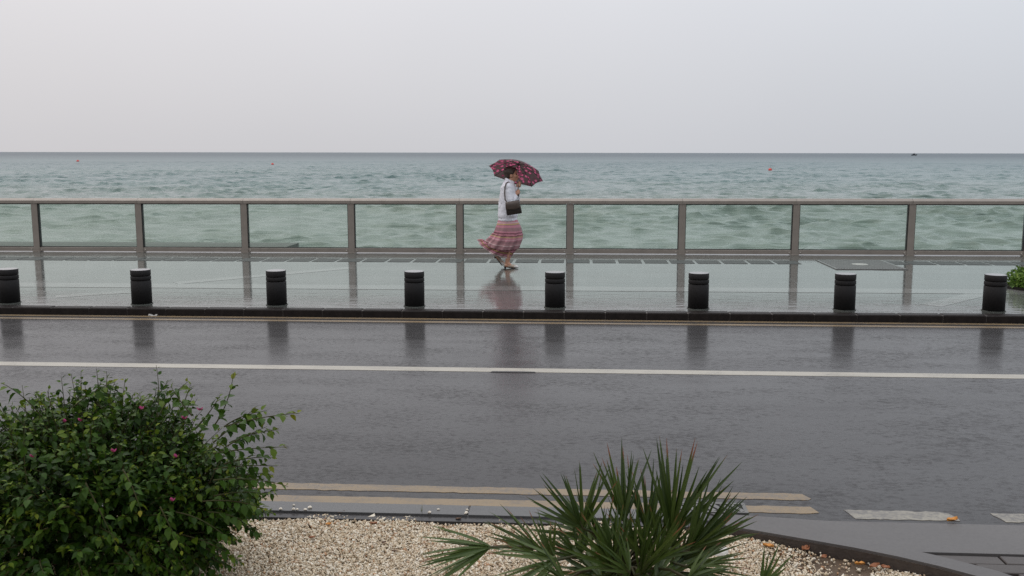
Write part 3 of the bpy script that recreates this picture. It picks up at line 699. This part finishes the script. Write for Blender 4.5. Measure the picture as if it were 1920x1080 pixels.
def frond(hub, tip, n_, spread, face=(0, -1, .35), roll=0, bend=(0, 1, 2), young=False, fold=.25):
    hub = at(*hub)-PB; tip = at(*tip)-PB; a = tip-hub; Ln = a.length; a.normalize()
    nrm = Vector(face); nrm = (nrm-a*nrm.dot(a)).normalized(); nrm = Quaternion(a, roll) @ nrm; b = nrm.cross(a)
    m = M_PALM2 if young else M_PALM; n = int(n_*1.3)
    root = Vector((0, 0, .17)); mid = (root+hub)/2+Vector((0, 0, .04))
    f = part('frond', join(tube([root, (root+mid)/2+Vector((0, 0, .02)), mid, (mid+hub)/2+Vector((0, 0, .015)), hub, hub+a*.03], [.008, .007, .006, .006, .006, .003], 6)), M_PET, palm, True)
    for i in range(n):
        if random.random() < .07: continue
        th = spread*(2*i/(n-1)-1)+random.gauss(0, .05)
        d = a*math.cos(th)+b*math.sin(th)+nrm*(fold*(1-math.cos(th))*.8+random.gauss(0, .09)); d.normalize()
        z = nrm-d*nrm.dot(d); z.normalize(); z = Quaternion(d, random.gauss(0, .35)) @ z; y = z.cross(d)
        l_ = Ln*(.74+.26*math.cos(th))*random.choice((random.uniform(.9, 1.08), random.uniform(.72, 1.0))); ws = .30*random.uniform(.85, 1.15)*min(1.15, max(.8, Ln/.3))
        mt = Matrix(((d.x*l_, y.x*ws, z.x*l_, hub.x), (d.y*l_, y.y*ws, z.y*l_, hub.y), (d.z*l_, y.z*ws, z.z*l_, hub.z), (0, 0, 0, 1)))
        link('leaflet', LMS[m][random.choice(bend+(random.choice((0, 3)),))], f, mat4=mt)
Y = 3.78
frond((1092, 990, Y), (1052, 868, Y+.02), 16, .92, (0, -1, .5))
frond((1170, 980, Y+.12), (1163, 832, Y+.2), 12, .42, (.2, -1, .3))
frond((1258, 1005, Y), (1302, 830, Y+.05), 16, .56, (0, -1, .4))
frond((1292, 1030, Y-.08), (1378, 925, Y-.1), 15, .55, (.1, -1, .5))
frond((922, 1026, Y-.02), (778, 1048, Y-.1), 16, .62, (-.1, -.6, 1), bend=(0, 1, 2), young=True)
frond((1010, 1030, Y+.05), (905, 985, Y+.1), 11, .5, (-.1, -.8, 1), bend=(1, 2))
frond((1036, 1052, Y-.08), (975, 965, Y-.05), 13, .75, (-.3, -1, .4))
frond((1045, 1050, Y-.15), (905, 1080, Y-.22), 12, .8, (0, -.5, 1), bend=(2, 3), young=True)
frond((1296, 1036, Y-.02), (1406, 962, Y), 9, .34, (.1, -1, .5))
frond((1285, 1062, Y-.1), (1410, 1042, Y-.12), 13, .6, (.3, -.7, 1), bend=(1, 2, 3))
frond((1150, 1045, Y-.2), (1100, 960, Y-.25), 13, .95, (0, -1, .6))
frond((1230, 1050, Y-.22), (1265, 965, Y-.25), 13, .95, (0, -1, .6))
frond((1180, 1075, Y-.3), (1130, 1010, Y-.4), 12, 1.2, (0, -.7, 1), bend=(2, 3))
frond((1290, 1085, Y-.28), (1380, 1060, Y-.3), 12, .9, (.2, -.7, 1), bend=(2, 3))
frond((1060, 1090, Y-.25), (980, 1060, Y-.3), 12, .9, (-.2, -.7, 1), bend=(2, 3))
frond((1120, 1010, Y+.2), (1000, 960, Y+.3), 12, .7, (0, -.6, 1), bend=(1, 2))
frond((1425, 1105, Y-.25), (1470, 1020, Y-.25), 5, .33, (0, -1, .4), young=True)
frond((1215, 1000, Y+.22), (1222, 868, Y+.3), 11, .5, (0, -1, .3))
for hx, hy, tx_, ty_, dy in ((1128, 1030, 1105, 925, .10), (1200, 1035, 1190, 915, .08), (1245, 1040, 1275, 930, .10), (1160, 1052, 1135, 955, -.05), (1218, 1058, 1232, 958, -.08), (1085, 1045, 1040, 965, .02), (1275, 1052, 1330, 975, .02), (1180, 1030, 1160, 930, .2)):
    frond((hx, hy, Y+dy), (tx_, ty_, Y+dy+random.uniform(-.05, .08)), 11, random.uniform(.7, 1.05), (random.uniform(-.3, .3), -1, .5), bend=(0, 1, 2))
for i in range(9):              # low skirt of older fronds round the trunk
    px = 1010+i*42+random.uniform(-12, 12); frond((1130+i*12, 1085+random.uniform(-12, 10), Y-.12+.12*math.sin(i*2)), (px, 1062+random.uniform(-50, 25), Y-.2+.35*math.sin(i*1.7+1)), 11, .8, (0, -1, .7), bend=(1, 2, 3))
for i in range(26):             # hanging dead fibres and old stalks
    a = random.uniform(0, 6.28); d = Vector((math.cos(a), math.sin(a), 0)); 
    part('dead_stalk', tube([d*.06+Vector((0, 0, .15)), d*.12+Vector((0, 0, .2)), d*random.uniform(.16, .26)+Vector((0, 0, random.uniform(.02, .16)))], [.006, .005, .002], 5), M_FIB, palm)

# ------------------------------------------------------------------ weeds in the gravel
M_GRASS = simple('weed_green', (.09, .13, .03), (.16, .15, .04), 20, .5)
def blade(p, d, ln, wd, bend):
    p, d = Vector(p), Vector(d).normalized(); s = d.cross(Vector((0, 1, 0))).normalized(); V = []
    for i in range(6):
        t = i/5; q = p+d*ln*t+Vector((0, 0, -bend*t*t)); V += [q-s*wd*(1-t), q+s*wd*(1-t)+Vector((0, .001, 0))]
    return V, [(2*i, 2*i+1, 2*i+3, 2*i+2) for i in range(5)]
p = ground(722, 980, ZG); t = thing('grass_tuft', 'low green weed tuft at the gravel edge', 'weed', p)
for i in range(16):
    a = random.uniform(0, 6.28); part('blade', blade((0, 0, 0), (math.cos(a), math.sin(a)*.6, random.uniform(.4, 1)), random.uniform(.04, .1), .0022, .025), M_GRASS, t)
p = ground(791, 978, ZG); t = thing('grass_shoot', 'single upright green grass shoot against the kerb', 'weed', p)
for i, (dx, ln) in enumerate(((.02, .11), (-.05, .09), (.1, .06))): part('blade', blade((0, 0, 0), (dx, 0, 1), ln, .005, .004), M_GRASS, t)

# ------------------------------------------------------------------ green shrub on the promenade at the right
p = ground(1950, 541, 0); M_LEAF2 = leaf_mat('bright_shrub_leaf', [(0, (.05, .10, .02)), (.5, (.10, .19, .03)), (.8, (.15, .25, .04)), (1, (.2, .28, .05))])
t = thing('green_shrub', 'bright green round shrub on the promenade beyond the last bollard', 'shrub', p); lv = Leaves()
for i in range(4200):
    u = rv().normalized(); k = random.uniform(.55, 1)*(1+.1*math.sin(u.x*9)+.08*math.sin(u.z*11+u.y*8)); q = Vector((u.x*.44, u.y*.42, .10+u.z*.21))*1
    q = Vector((q.x*k, q.y*k, .10+(q.z-.10)*k))
    if q.z > .01: lv.add(q, u+rv(.6), u+rv(.4), random.uniform(.03, .05), random.uniform(0, 1))
o = link('foliage', lv.mesh('foliage', M_LEAF2), t); tag(o, kind='stuff')
for i in range(6): part('stem', tube([(0, 0, 0), (math.cos(i)*.1, math.sin(i)*.1, .08), (math.cos(i)*.22, math.sin(i)*.2, .18)], [.012, .009, .004], 6), M_WOOD, t)
part('planter_edge', lathe([(.43, 0), (.43, .03), (.40, .035), (.40, .0)], 28, False), M_KERB, t)

# ------------------------------------------------------------------ buoys and boat
M_BUOY = simple('red_buoy', (.62, .05, .03), (.5, .04, .03), 4, .4)
for px, py, s, lb in ((146, 303, .46, 'tiny red buoy afloat near the horizon at the far left'), (511, 309, .34, 'tiny red buoy afloat left of the umbrella'), (1444, 320, .34, 'larger looking red buoy afloat in the sea right of the umbrella')):
    d = FW+RT*((px-960)/F)+UP*((540-py)/F); k = (SEA-HC)/d.z; q = Vector((d.x*k, d.y*k, SEA+.12))
    t = thing('buoy', lb, 'buoy', q, (.1, .12, 0), 'red buoys on the sea')
    part('float', lathe([(.3*s, -.9*s), (.85*s, -.5*s), (1.0*s, 0), (.8*s, .5*s), (.35*s, .85*s), (.1*s, .95*s)], 16), M_BUOY, t, True)
    part('ring', lathe([(1.0*s, -.12*s), (1.08*s, 0), (1.0*s, .12*s)], 16, False), M_BUOY, t); part('eye', tube([(0, 0, .9*s), (0, 0, 1.25*s)], .1*s, 8), M_BOLT, t)
d = FW+RT*((1714-960)/F)+UP*((540-288)/F); q = Vector((d.x/d.y*1300, 1300, SEA))
t = thing('boat', 'tiny dark boat on the horizon at the right', 'boat', q); M_HULL = simple('dark_hull', (.05, .06, .07), None, 2, .6)
part('hull', ([(-3.2, -.8, 0), (2.2, -.8, 0), (3.6, 0, .2), (2.2, .8, 0), (-3.2, .8, 0), (-3.3, -1, 1.3), (2.4, -1, 1.4), (4.2, 0, 1.8), (2.4, 1, 1.4), (-3.3, 1, 1.3)], [(0, 4, 3, 2, 1), (5, 6, 7, 8, 9), (0, 1, 6, 5), (1, 2, 7, 6), (2, 3, 8, 7), (3, 4, 9, 8), (4, 0, 5, 9)]), M_HULL, t)
part('cabin', box(-1.4, 1.2, -.7, .7, 1.3, 2.7, .2), M_HULL, t); part('mast', tube([(0, 0, 2.6), (0, 0, 4.2)], .08, 6), M_HULL, t)

# ------------------------------------------------------------------ the woman
PX, PY = -1.086, 15.37
S = 1/116.2
def q_(px, py, v=0.): return Vector(((px-955)*S, v, (502-py)*S))
woman = thing('person', 'walking woman in white jacket and long pink striped skirt under an umbrella', 'person', (PX, PY, gz(PX)))
M_SKIN = simple('skin', (.52, .28, .18), (.45, .23, .145), 12, .5)
M_HAIR = simple('dark_brown_hair', (.030, .017, .012), (.05, .028, .018), 60, .45, .6, 120)
M_JACK = Mt('white_jacket'); _v = M_JACK.coord('Object', (1, 1, 1.6))
M_JACK.set(Base_Color=M_JACK.mix(M_JACK.rng(M_JACK.noise(_v, 12), .3, .7, 0, 1), (.80, .80, .84), (.70, .71, .76)), Roughness=.6, Normal=M_JACK.bump(M_JACK.noise(_v, 12, 2, .5, 1.0), .6, .015)); M_JACK = M_JACK.m
M_SHOE = simple('beige_shoe', (.50, .42, .33), (.42, .34, .26), 20, .4); M_TOE = simple('pale_toe_cap', (.72, .70, .66), None, 20, .35); M_SOLE = simple('dark_sole', (.03, .02, .018), None, 20, .6)
body = []
head = q_(959.5, 327, 0); hr = Matrix.Rotation(R(6), 3, 'Y')
body += [ellipsoid(head+Vector((-.010, 0, .022)), (.092, .072, .092)), ellipsoid(head+Vector((.026, 0, -.042)), (.060, .052, .075)), ellipsoid(head+Vector((.052, 0, -.096)), (.026, .026, .022)),
         capsule(head+Vector((.082, 0, .005)), head+Vector((.102, 0, -.038)), .009, .016, 8), ellipsoid(head+Vector((.087, 0, -.066)), (.014, .022, .008)), ellipsoid(head+Vector((.084, 0, -.078)), (.013, .02, .008)),
         ellipsoid(head+Vector((.075, 0, .030)), (.018, .05, .012))]
for s in (-1, 1):
    body += [ellipsoid(head+Vector((-.005, s*.072, -.012)), (.020, .011, .033)), ellipsoid(head+Vector((.06, s*.04, -.025)), (.028, .025, .028))]
body += [capsule(q_(955, 350), head+Vector((-.008, 0, -.07)), .058, .052), ellipsoid(q_(953, 366), (.105, .165, .19)), ellipsoid(q_(952, 395), (.10, .145, .16)), ellipsoid(q_(951, 414), (.115, .165, .13))]
HR = q_(971.5, 360, -.03); HL = q_(973, 346, .035)     # near (right) and far (left) hand on the shaft
SHR, ELR = q_(953, 348, -.17), q_(957, 379, -.20)
SHL, ELL = q_(955, 348, .17), q_(966, 374, .20)
body += [capsule(SHR, ELR, .048, .040), capsule(ELR, HR+Vector((-.035, -.03, -.055)), .040, .026), capsule(SHL, ELL, .048, .040), capsule(ELL, HL+Vector((-.035, .03, -.05)), .040, .026)]
SHD = Vector((-.02, math.sin(R(27)), math.cos(R(27)))).normalized()        # shaft of the umbrella leans out to sea
def hand(c, side):
    out = [ellipsoid(c+Vector((-.022, side*.022, -.012)), (.030, .022, .042)), capsule(c+Vector((-.03, side*.028, -.05)), c+Vector((-.022, side*.02, -.015)), .024, .026)]
    u = SHD; f = Vector((1, 0, 0)); f = (f-u*f.dot(u)).normalized(); v = u.cross(f)
    for i, (ln, rr) in enumerate(((.92, .0088), (1, .0094), (.96, .009), (.8, .0078))):
        o_ = c+u*(.033-.021*i); pts = [o_-f*.018+v*side*.024*1, o_+f*.012+v*side*.024, o_+f*.027*ln+v*side*.004, o_+f*.015*ln-v*side*.019, o_-f*.006-v*side*.021]
        for a, b in zip(pts[:-1], pts[1:]): out.append(capsule(a, b, rr, rr*.95, 8))
    o_ = c+u*.045; pts = [c-f*.022+v*side*.014+u*.01, o_-f*.012-v*side*.008, o_+f*.012-v*side*.020]
    for a, b in zip(pts[:-1], pts[1:]): out.append(capsule(a, b, .0105, .009, 8))
    return out
body += hand(HR, -1)+hand(HL, 1)
# legs: front leg planted, rear leg pushing off
HF_, KF, AF = q_(953, 420, -.075), q_(963, 452, -.08), q_(951.5, 491, -.075)
HB, KB, AB = q_(950, 420, .075), q_(952, 455, .08), q_(934.5, 480, .075)
def calf(k, a): m_ = k.lerp(a, .32)+Vector((-.018, 0, 0)); return [capsule(k, m_, .050, .051), capsule(m_, a, .050, .033)]
body += [capsule(HF_, KF, .080, .053), capsule(HB, KB, .080, .053)]+calf(KF, AF)+calf(KB, AB)
TF = q_(969, 500, -.075); TB = q_(944.5, 496.5, .075)
body += [capsule(AF+Vector((-.02, 0, -.045)), TF+Vector((-.02, 0, .01)), .032, .024), capsule(AF, AF+Vector((.05, 0, -.05)), .034, .03), capsule(AB+Vector((-.03, 0, -.025)), TB, .032, .022)]
b = part('body', join(*body), M_SKIN, woman); remesh(b, .0055, 5); b.data.materials.clear(); b.data.materials.append(M_SKIN)
M_EYE = simple('dark_eye', (.02, .015, .012), None, 10, .2); M_LIP = simple('lips', (.30, .10, .08), None, 10, .4)
for s in (-1, 1):
    part('eye', ellipsoid(head+Vector((.077, s*.036, .006)), (.008, .013, .007), None, 10, 8), M_EYE, woman, True)
    part('eyebrow', capsule(head+Vector((.083, s*.020, .030)), head+Vector((.068, s*.056, .030)), .006, .004, 8), M_HAIR, woman, True)
part('lips', ellipsoid(head+Vector((.092, 0, -.071)), (.010, .020, .009), None, 10, 8), M_LIP, woman, True)
hair = [ellipsoid(head+Vector((-.034, 0, .044)), (.106, .088, .092)), ellipsoid(head+Vector((-.062, 0, -.010)), (.060, .074, .075)), ellipsoid(head+Vector((.035, 0, .088)), (.042, .058, .028)), ellipsoid(head+Vector((-.075, 0, -.055)), (.03, .05, .035))]
for s in (-1, 1): hair.append(ellipsoid(head+Vector((-.012, s*.070, .032)), (.05, .018, .035)))
for i in range(26):
    a = random.uniform(-1.2, 1.2); e = random.uniform(.2, 2.6); d = Vector((math.cos(e), math.sin(a)*.8, math.sin(e))); p0 = head+Vector((-.025, 0, .03))+Vector((d.x*.085, d.y*.07, d.z*.08))
    hair.append(capsule(p0, p0+Vector((-.045, d.y*.02, -.02))+rv(.01), .014, .006, 6))
h_ = part('hair', join(*hair), M_HAIR, woman); remesh(h_, .006, 3); h_.data.materials.clear(); h_.data.materials.append(M_HAIR)
def loft(rings, n=48, cap=False):
    V = []
    for r_ in rings: V += r_
    Fc = [(j*n+i, j*n+(i+1) % n, (j+1)*n+(i+1) % n, (j+1)*n+i) for j in range(len(rings)-1) for i in range(n)]
    if cap: Fc += [tuple(reversed(range(n))), tuple(range((len(rings)-1)*n, len(rings)*n))]
    return V, Fc
def oval(b, f, wv, n=48, vz=0.):
    """ring from a back and a front point (pixel pairs), half width wv across"""
    B, F_ = q_(*b), q_(*f); c = (B+F_)/2; e = (F_-B)/2
    return [c+e*math.cos(2*math.pi*i/n)+Vector((0, math.sin(2*math.pi*i/n)*wv, 0)) for i in range(n)]
jk = [loft([oval((935, 409), (969, 408), .185), oval((933.5, 404), (971, 403), .20), oval((934, 392), (970.5, 391), .195), oval((935.5, 376), (970, 375), .19), oval((937, 362), (968.5, 362), .195), oval((939, 350), (966.5, 352), .20), oval((943, 342), (964.5, 346), .165), oval((946.5, 337.5), (962, 343), .11)], 48, True),
      capsule(SHR+Vector((0, 0, -.012)), ELR, .078, .072, 16), capsule(ELR, HR+Vector((-.045, -.035, -.07)), .070, .045, 16), capsule(SHL, ELL, .075, .068, 16), capsule(ELL, HL+Vector((-.045, .03, -.065)), .066, .045, 16)]
j_ = part('jacket', join(*jk), M_JACK, woman)
m_ = j_.modifiers.new('r', 'REMESH'); m_.mode = 'VOXEL'; m_.voxel_size = .008; m_.use_smooth_shade = True
m_ = j_.modifiers.new('s', 'SMOOTH'); m_.iterations = 3
tx = bpy.data.textures.new('folds', 'CLOUDS'); tx.noise_scale = .07; tx.noise_depth = 2
m_ = j_.modifiers.new('d', 'DISPLACE'); m_.texture = tx; m_.strength = .02; m_.mid_level = .5
bake(j_); j_.data.materials.clear(); j_.data.materials.append(M_JACK)
part('jacket_hem', loft([oval((935.5, 408), (968.5, 407.5), .187), oval((934, 410), (969.5, 409.5), .195), oval((934.5, 413), (969, 412), .19), oval((936, 414), (968, 413), .18)]), M_JACK, woman, True)
part('collar', loft([oval((946, 340), (964, 346), .10), oval((946.5, 335), (964.5, 342), .088), oval((947.5, 332), (964, 339.5), .080), oval((948.5, 332.5), (963, 340), .072), oval((948.5, 336), (963, 343), .07)]), M_JACK, woman, True)
part('cuff', tube([HR+Vector((-.062, -.045, -.085)), HR+Vector((-.032, -.028, -.046))], [.047, .041], 16), M_JACK, woman, True)
# skirt: three gathered tiers that the wind drags back
def skirt():
    n = 96
    key = [(0, (934, 412), (969.5, 411), .17, 0, 0), (.10, (932, 418), (972.5, 417), .19, .004, 0), (.22, (929, 427), (976.5, 427), .215, .008, 0), (.34, (926, 435.5), (978.5, 437), .235, .010, .012),
           (.345, (924.5, 436), (979, 438), .243, .016, .014), (.48, (919, 443), (979, 446), .245, .016, .03), (.62, (911, 450), (976, 456), .245, .018, .055), (.70, (907, 453.5), (973.5, 462), .245, .020, .065),
           (.705, (907, 450), (971, 462), .215, .012, .055), (.80, (903, 448), (968.5, 467), .20, .014, .06), (.90, (899.5, 448.5), (963, 474), .18, .017, .065), (1.0, (895.5, 450), (957, 482), .16, .02, .07)]
    ts = sorted(set(list(np.linspace(0, 1, 60))+[k[0] for k in key])); V, T = [], []
    kt = [k[0] for k in key]
    for t in ts:
        f = lambda fn: float(np.interp(t, kt, [fn(k) for k in key]))
        B = q_(f(lambda k: k[1][0]), f(lambda k: k[1][1])); F_ = q_(f(lambda k: k[2][0]), f(lambda k: k[2][1])); wv = f(lambda k: k[3]); rf = f(lambda k: k[4]); sg = f(lambda k: k[5])
        c, e = (B+F_)/2, (F_-B)/2; nn = Vector((-e.z, 0, e.x)).normalized()
        for i in range(n):
            a = 2*math.pi*i/n
            ru = 1.35*rf*(math.sin(a*13+t*2.5)*.6+math.sin(a*7+1.3+t*4)*.6+math.sin(a*29)*.25)
            cs, sn = math.cos(a), math.sin(a)
            # the back gathers to a trailing corner as the hem flies out
            pin = 1-.55*max(0, t-.5)/.5*max(0, -cs)**2
            p = c+e*cs*(1+ru/.3)+Vector((0, sn*(wv+ru)*pin, 0))-nn*sg*(abs(sn)**1.2)
            # front leg pushes a vertical fold forward
            V.append(p); T.append(t)
    Fc = [(j*n+i, j*n+(i+1) % n, (j+1)*n+(i+1) % n, (j+1)*n+i) for j in range(len(ts)-1) for i in range(n)]
    m = Mt('pink_striped_skirt'); a = m.n('ShaderNodeAttribute', attribute_name='length'); nz_ = m.noise(m.coord(), 30, 3)
    tt = m.math('ADD', a.outputs['Fac'], m.math('MULTIPLY', m.math('SUBTRACT', nz_, .5), .02))
    pk, ms, go, br, wh, dk = (.47, .20, .25), (.28, .155, .165), (.50, .37, .15), (.17, .065, .045), (.60, .46, .45), (.14, .045, .06)
    st = [(0, pk), (.06, wh), (.085, pk), (.10, go), (.125, ms), (.14, pk), (.19, ms), (.27, pk), (.30, dk), (.325, pk), (.35, br), (.375, ms), (.395, go), (.415, pk), (.47, wh), (.48, pk), (.50, ms), (.56, (.36, .20, .21)), (.60, wh), (.615, ms), (.66, ms), (.70, br), (.73, pk), (.775, dk), (.80, pk), (.84, br), (.87, go), (.89, br), (.915, pk), (.955, ms), (.975, wh)]
    def half(st_, lo, hi):
        s_ = [((p-lo)/(hi-lo), c) for p, c in st_ if lo <= p < hi]; return s_
    r1 = m.ramp(m.rng(tt, 0, .5, 0, 1), half(st, 0, .5), True); r2 = m.ramp(m.rng(tt, .5, 1, 0, 1), half(st, .5, 1.01), True)
    c_ = m.mix(m.math('GREATER_THAN', tt, .5), r1, r2); fine = m.noise(m.coord('Object', (40, 40, 300)), 1, 2); c_ = m.mix(m.rng(fine, .4, .7, 0, .35), c_, (.30, .12, .13))
    m.set(Base_Color=c_, Roughness=.8)
    o_ = link('skirt', mesh('skirt', V, Fc, m.m, True, {'length': T}), woman); o_.modifiers.new('s', 'SOLIDIFY').thickness = .003
skirt()
def shoe(a, t, flat):
    a, t = Vector(a), Vector(t); d = (t-a); heel = a
    base = [capsule(heel, heel+d*.4+Vector((0, 0, 0)), .030, .030), capsule(heel+d*.4, t-d*.06, .030, .025)]
    sh = part('shoe', join(*base), M_SHOE, woman); remesh(sh, .005, 3); sh.data.materials.clear(); sh.data.materials.append(M_SHOE)
    part('toe_cap', ellipsoid(t-d*.10, (.045, .034, .024), Matrix.Rotation(-math.atan2(d.z, d.x), 3, 'Y')), M_TOE, sh, True)
    e = d.normalized(); u = Vector((-e.z, 0, e.x)); V = []
    for k, (s_, wd) in enumerate(((-.16, .02), (-.05, .03), (.4, .032), (.8, .034), (1.05, .02))):
        V += [a+d*s_-u*.028+Vector((0, y, 0))*wd for y in (-1, 1)]+[a+d*s_-u*.034+Vector((0, y, 0))*wd for y in (-1, 1)]
    part('sole', (V, [(i*4, i*4+4, i*4+5, i*4+1) for i in range(4)]+[(i*4+2, i*4+3, i*4+7, i*4+6) for i in range(4)]+[(i*4, i*4+2, i*4+6, i*4+4) for i in range(4)]+[(i*4+1, i*4+5, i*4+7, i*4+3) for i in range(4)]), M_SOLE, sh)
    part('heel', tube([a-u*.026, a-u*.052], [.020, .015], 10), M_SOLE, sh)
shoe(q_(948.5, 496, -.075), q_(970, 499, -.075), True)
shoe(q_(931, 481, .075), q_(943, 496.5, .075), False)
# handbag, worn on the near shoulder
M_BAG = simple('lit_brown_leather', (.075, .054, .042), (.055, .04, .031), 30, .4, .2, 80)  # flap leather lightened as if lit from above; strap shares it
M_BAG2 = simple('shaded_brown_leather', (.026, .018, .014), (.018, .013, .010), 30, .45, .2, 80)  # same leather darkened to set the pouch in shade below the flap
bgp = q_(965, 387, -.31); bag = thing('handbag', 'dark brown leather shoulder bag hanging at the woman\'s side', 'handbag', Vector((PX, PY, gz(PX)))+bgp, (R(6), R(-9), 0))
def pillow(w2, d2, z0, z1, taper=.86):
    V = []; zs = [z0, z0+.012, (z0+z1)/2, z1-.012, z1]; ks = [(.96, .8), (1, 1), (.97, 1), (taper+.04, .75), (taper, .45)]
    for z, (kx, ky) in zip(zs, ks):
        for i in range(32):
            a = 2*math.pi*i/32; sgn = lambda v: math.copysign(abs(v)**.35, v); V.append((w2*kx*sgn(math.cos(a)), d2*ky*sgn(math.sin(a)), z))
    return loft([V[i*32:(i+1)*32] for i in range(5)], 32, True)
part('pouch', pillow(.122, .04, -.10, .10), M_BAG2, bag, True)
fl = []
for i in range(9):
    for x in (-.108, -.06, 0, .06, .108):
        t = i/8; y = [.02, -.012, -.032, -.043, -.047, -.048, -.048, -.047, -.046][i]; z = [.104, .108, .103, .09, .07, .05, .032, .016, .0][i]
        fl.append((x*(1+.1*t), y, z-.018*t*math.cos(x*14)-(.004 if i == 8 else 0)))
o = part('flap', (fl, [(i*5+k, i*5+k+1, (i+1)*5+k+1, (i+1)*5+k) for i in range(8) for k in range(4)]), M_BAG, bag, True); o.modifiers.new('s', 'SOLIDIFY').thickness = .005
inv = (Matrix.Translation(bgp) @ Matrix.Rotation(R(6), 4, 'X') @ Matrix.Rotation(R(-9), 4, 'Y')).inverted()
sp_ = [q_(953, 377, -.30), q_(949.5, 372, -.285), q_(948.7, 360, -.275), q_(949.0, 349, -.262), q_(951, 342.5, -.235), q_(954.5, 340.3, -.19), q_(957.5, 341.5, -.13), q_(959, 347, -.22), q_(963, 362, -.285), q_(972, 378, -.315)]
def ribbon(pts, wd, th):
    V = []
    for i, p_ in enumerate(pts):
        d = (pts[min(i+1, len(pts)-1)]-pts[max(i-1, 0)]).normalized(); o_ = Vector((0, -1, .2)); s = d.cross(o_).normalized(); n_ = s.cross(d)
        V += [p_-s*wd-n_*th, p_+s*wd-n_*th, p_+s*wd+n_*th, p_-s*wd+n_*th]
    return V, [(j*4+k, j*4+(k+1) % 4, (j+1)*4+(k+1) % 4, (j+1)*4+k) for j in range(len(pts)-1) for k in range(4)]
part('strap', ribbon([inv @ p_ for p_ in sp_[:7]], .010, .0025), M_BAG, bag)
for p_ in (sp_[0],): part('strap_ring', ellipsoid(inv @ p_, (.012, .008, .012), None, 10, 8), M_BOLT, bag, True)

# umbrella, leaning out to sea so that its inside shows
def umbrella_mat():
    m = Mt('floral_umbrella_cloth'); v = m.coord(); wv = m.n('ShaderNodeVectorMath', operation='ADD'); nn = m.n('ShaderNodeTexNoise'); nn.inputs['Scale'].default_value = 9; m.l(v, nn.inputs['Vector'])
    sc = m.n('ShaderNodeVectorMath', operation='SCALE'); m.l(nn.outputs['Color'], sc.inputs[0]); sc.inputs['Scale'].default_value = .05; m.l(v, wv.inputs[0]); m.l(sc.outputs[0], wv.inputs[1])
    vo = m.n('ShaderNodeTexVoronoi'); vo.inputs['Scale'].default_value = 15; m.l(wv.outputs[0], vo.inputs['Vector']); dd = vo.outputs['Distance']
    sep = m.n('ShaderNodeSeparateColor'); m.l(vo.outputs['Color'], sep.inputs[0])
    on = m.math('GREATER_THAN', sep.outputs[0], .22)
    pink = m.ramp(dd, [(0, (.55, .28, .36)), (.10, (.36, .10, .16)), (.2, (.85, .45, .58)), (.38, (.74, .34, .47)), (.5, (.32, .14, .19)), (.56, (.32, .265, .265))])
    c = m.mix(on, (.32, .265, .265), pink)
    m.set(Base_Color=c, Roughness=.6)
    t = m.n('ShaderNodeBsdfTranslucent'); m.l(c, t.inputs[0]); s = m.n('ShaderNodeMixShader'); s.inputs[0].default_value = .72
    m.l(m.b.outputs[0], s.inputs[1]); m.l(t.outputs[0], s.inputs[2]); m.l(s.outputs[0], m.out.inputs[0]); return m.m
hubw = HR+SHD*.50
apex = Vector((PX, PY, gz(PX)))+hubw
uz = Vector((.20, .46, .87)).normalized(); ux = Vector((1, 0, 0)); ux = (ux-uz*ux.dot(uz)).normalized(); uy = uz.cross(ux)
um = thing('umbrella', 'open dark umbrella with pink flowers held by the walking woman', 'umbrella', apex)
um.rotation_euler = Matrix((ux, uy, uz)).transposed().to_euler()
NR, RU, DEP = 8, .452, .17
def canopy_pt(t, phi, inset=0.):
    fr = (phi*NR/(2*math.pi)) % 1; s = math.sin(math.pi*fr)
    rr = RU*t*(1-.11*s*t**1.5)-inset; z = -DEP*(t**2.0)+.012*s*t-inset*.6
    return Vector((rr*math.cos(phi), rr*math.sin(phi), z))
PH0 = R(12); V, Fc = [], []; NA, NT = NR*8, 12
for j in range(NT+1):
    for i in range(NA): V.append(Matrix.Rotation(PH0, 3, 'Z') @ canopy_pt(max(j/NT, .02), 2*math.pi*i/NA))
Fc = [(j*NA+i, j*NA+(i+1) % NA, (j+1)*NA+(i+1) % NA, (j+1)*NA+i) for j in range(NT) for i in range(NA)]
o = part('canopy', (V, Fc), umbrella_mat(), um, True); o.modifiers.new('s', 'SOLIDIFY').thickness = .0015
M_RIB = simple('dark_metal_rib', (.03, .03, .03), None, 10, .4, Metallic=.6); M_SHAFT = simple('steel_shaft', (.45, .43, .42), None, 10, .25, Metallic=.8)
for k in range(NR):
    rot = Matrix.Rotation(PH0, 3, 'Z'); ph = 2*math.pi*k/NR
    rb_ = part('rib', tube([rot @ canopy_pt(t, ph, .006) for t in (.04, .25, .5, .75, .97)], .0032, 6), M_RIB, um)
    e = rot @ Vector((math.cos(ph), math.sin(ph), 0)); part('stretcher', tube([e*.015+Vector((0, 0, -.20)), rot @ canopy_pt(.5, ph, .012)], .0028, 6), M_RIB, rb_)
    part('tip', ellipsoid(rot @ canopy_pt(1.0, ph), (.006, .006, .006), None, 8, 6), M_RIB, rb_)
uinv = Matrix((ux, uy, uz)); lo = uinv @ (HR-SHD*.07-hubw); mi = uinv @ (HL-hubw)
part('shaft', tube([(0, 0, .0), uinv @ (HR-SHD*.0-hubw)], .0055, 10), M_SHAFT, um, True)
part('handle', tube([uinv @ (HR+SHD*.05-hubw), uinv @ (HR-hubw), lo], [.012, .014, .013], 12), M_RIB, um, True)
part('runner', tube([(0, 0, -.18), (0, 0, -.225)], .014, 12), M_RIB, um); part('ferrule', tube([(0, 0, -.01), (0, 0, .03)], [.012, .006], 10), M_RIB, um)
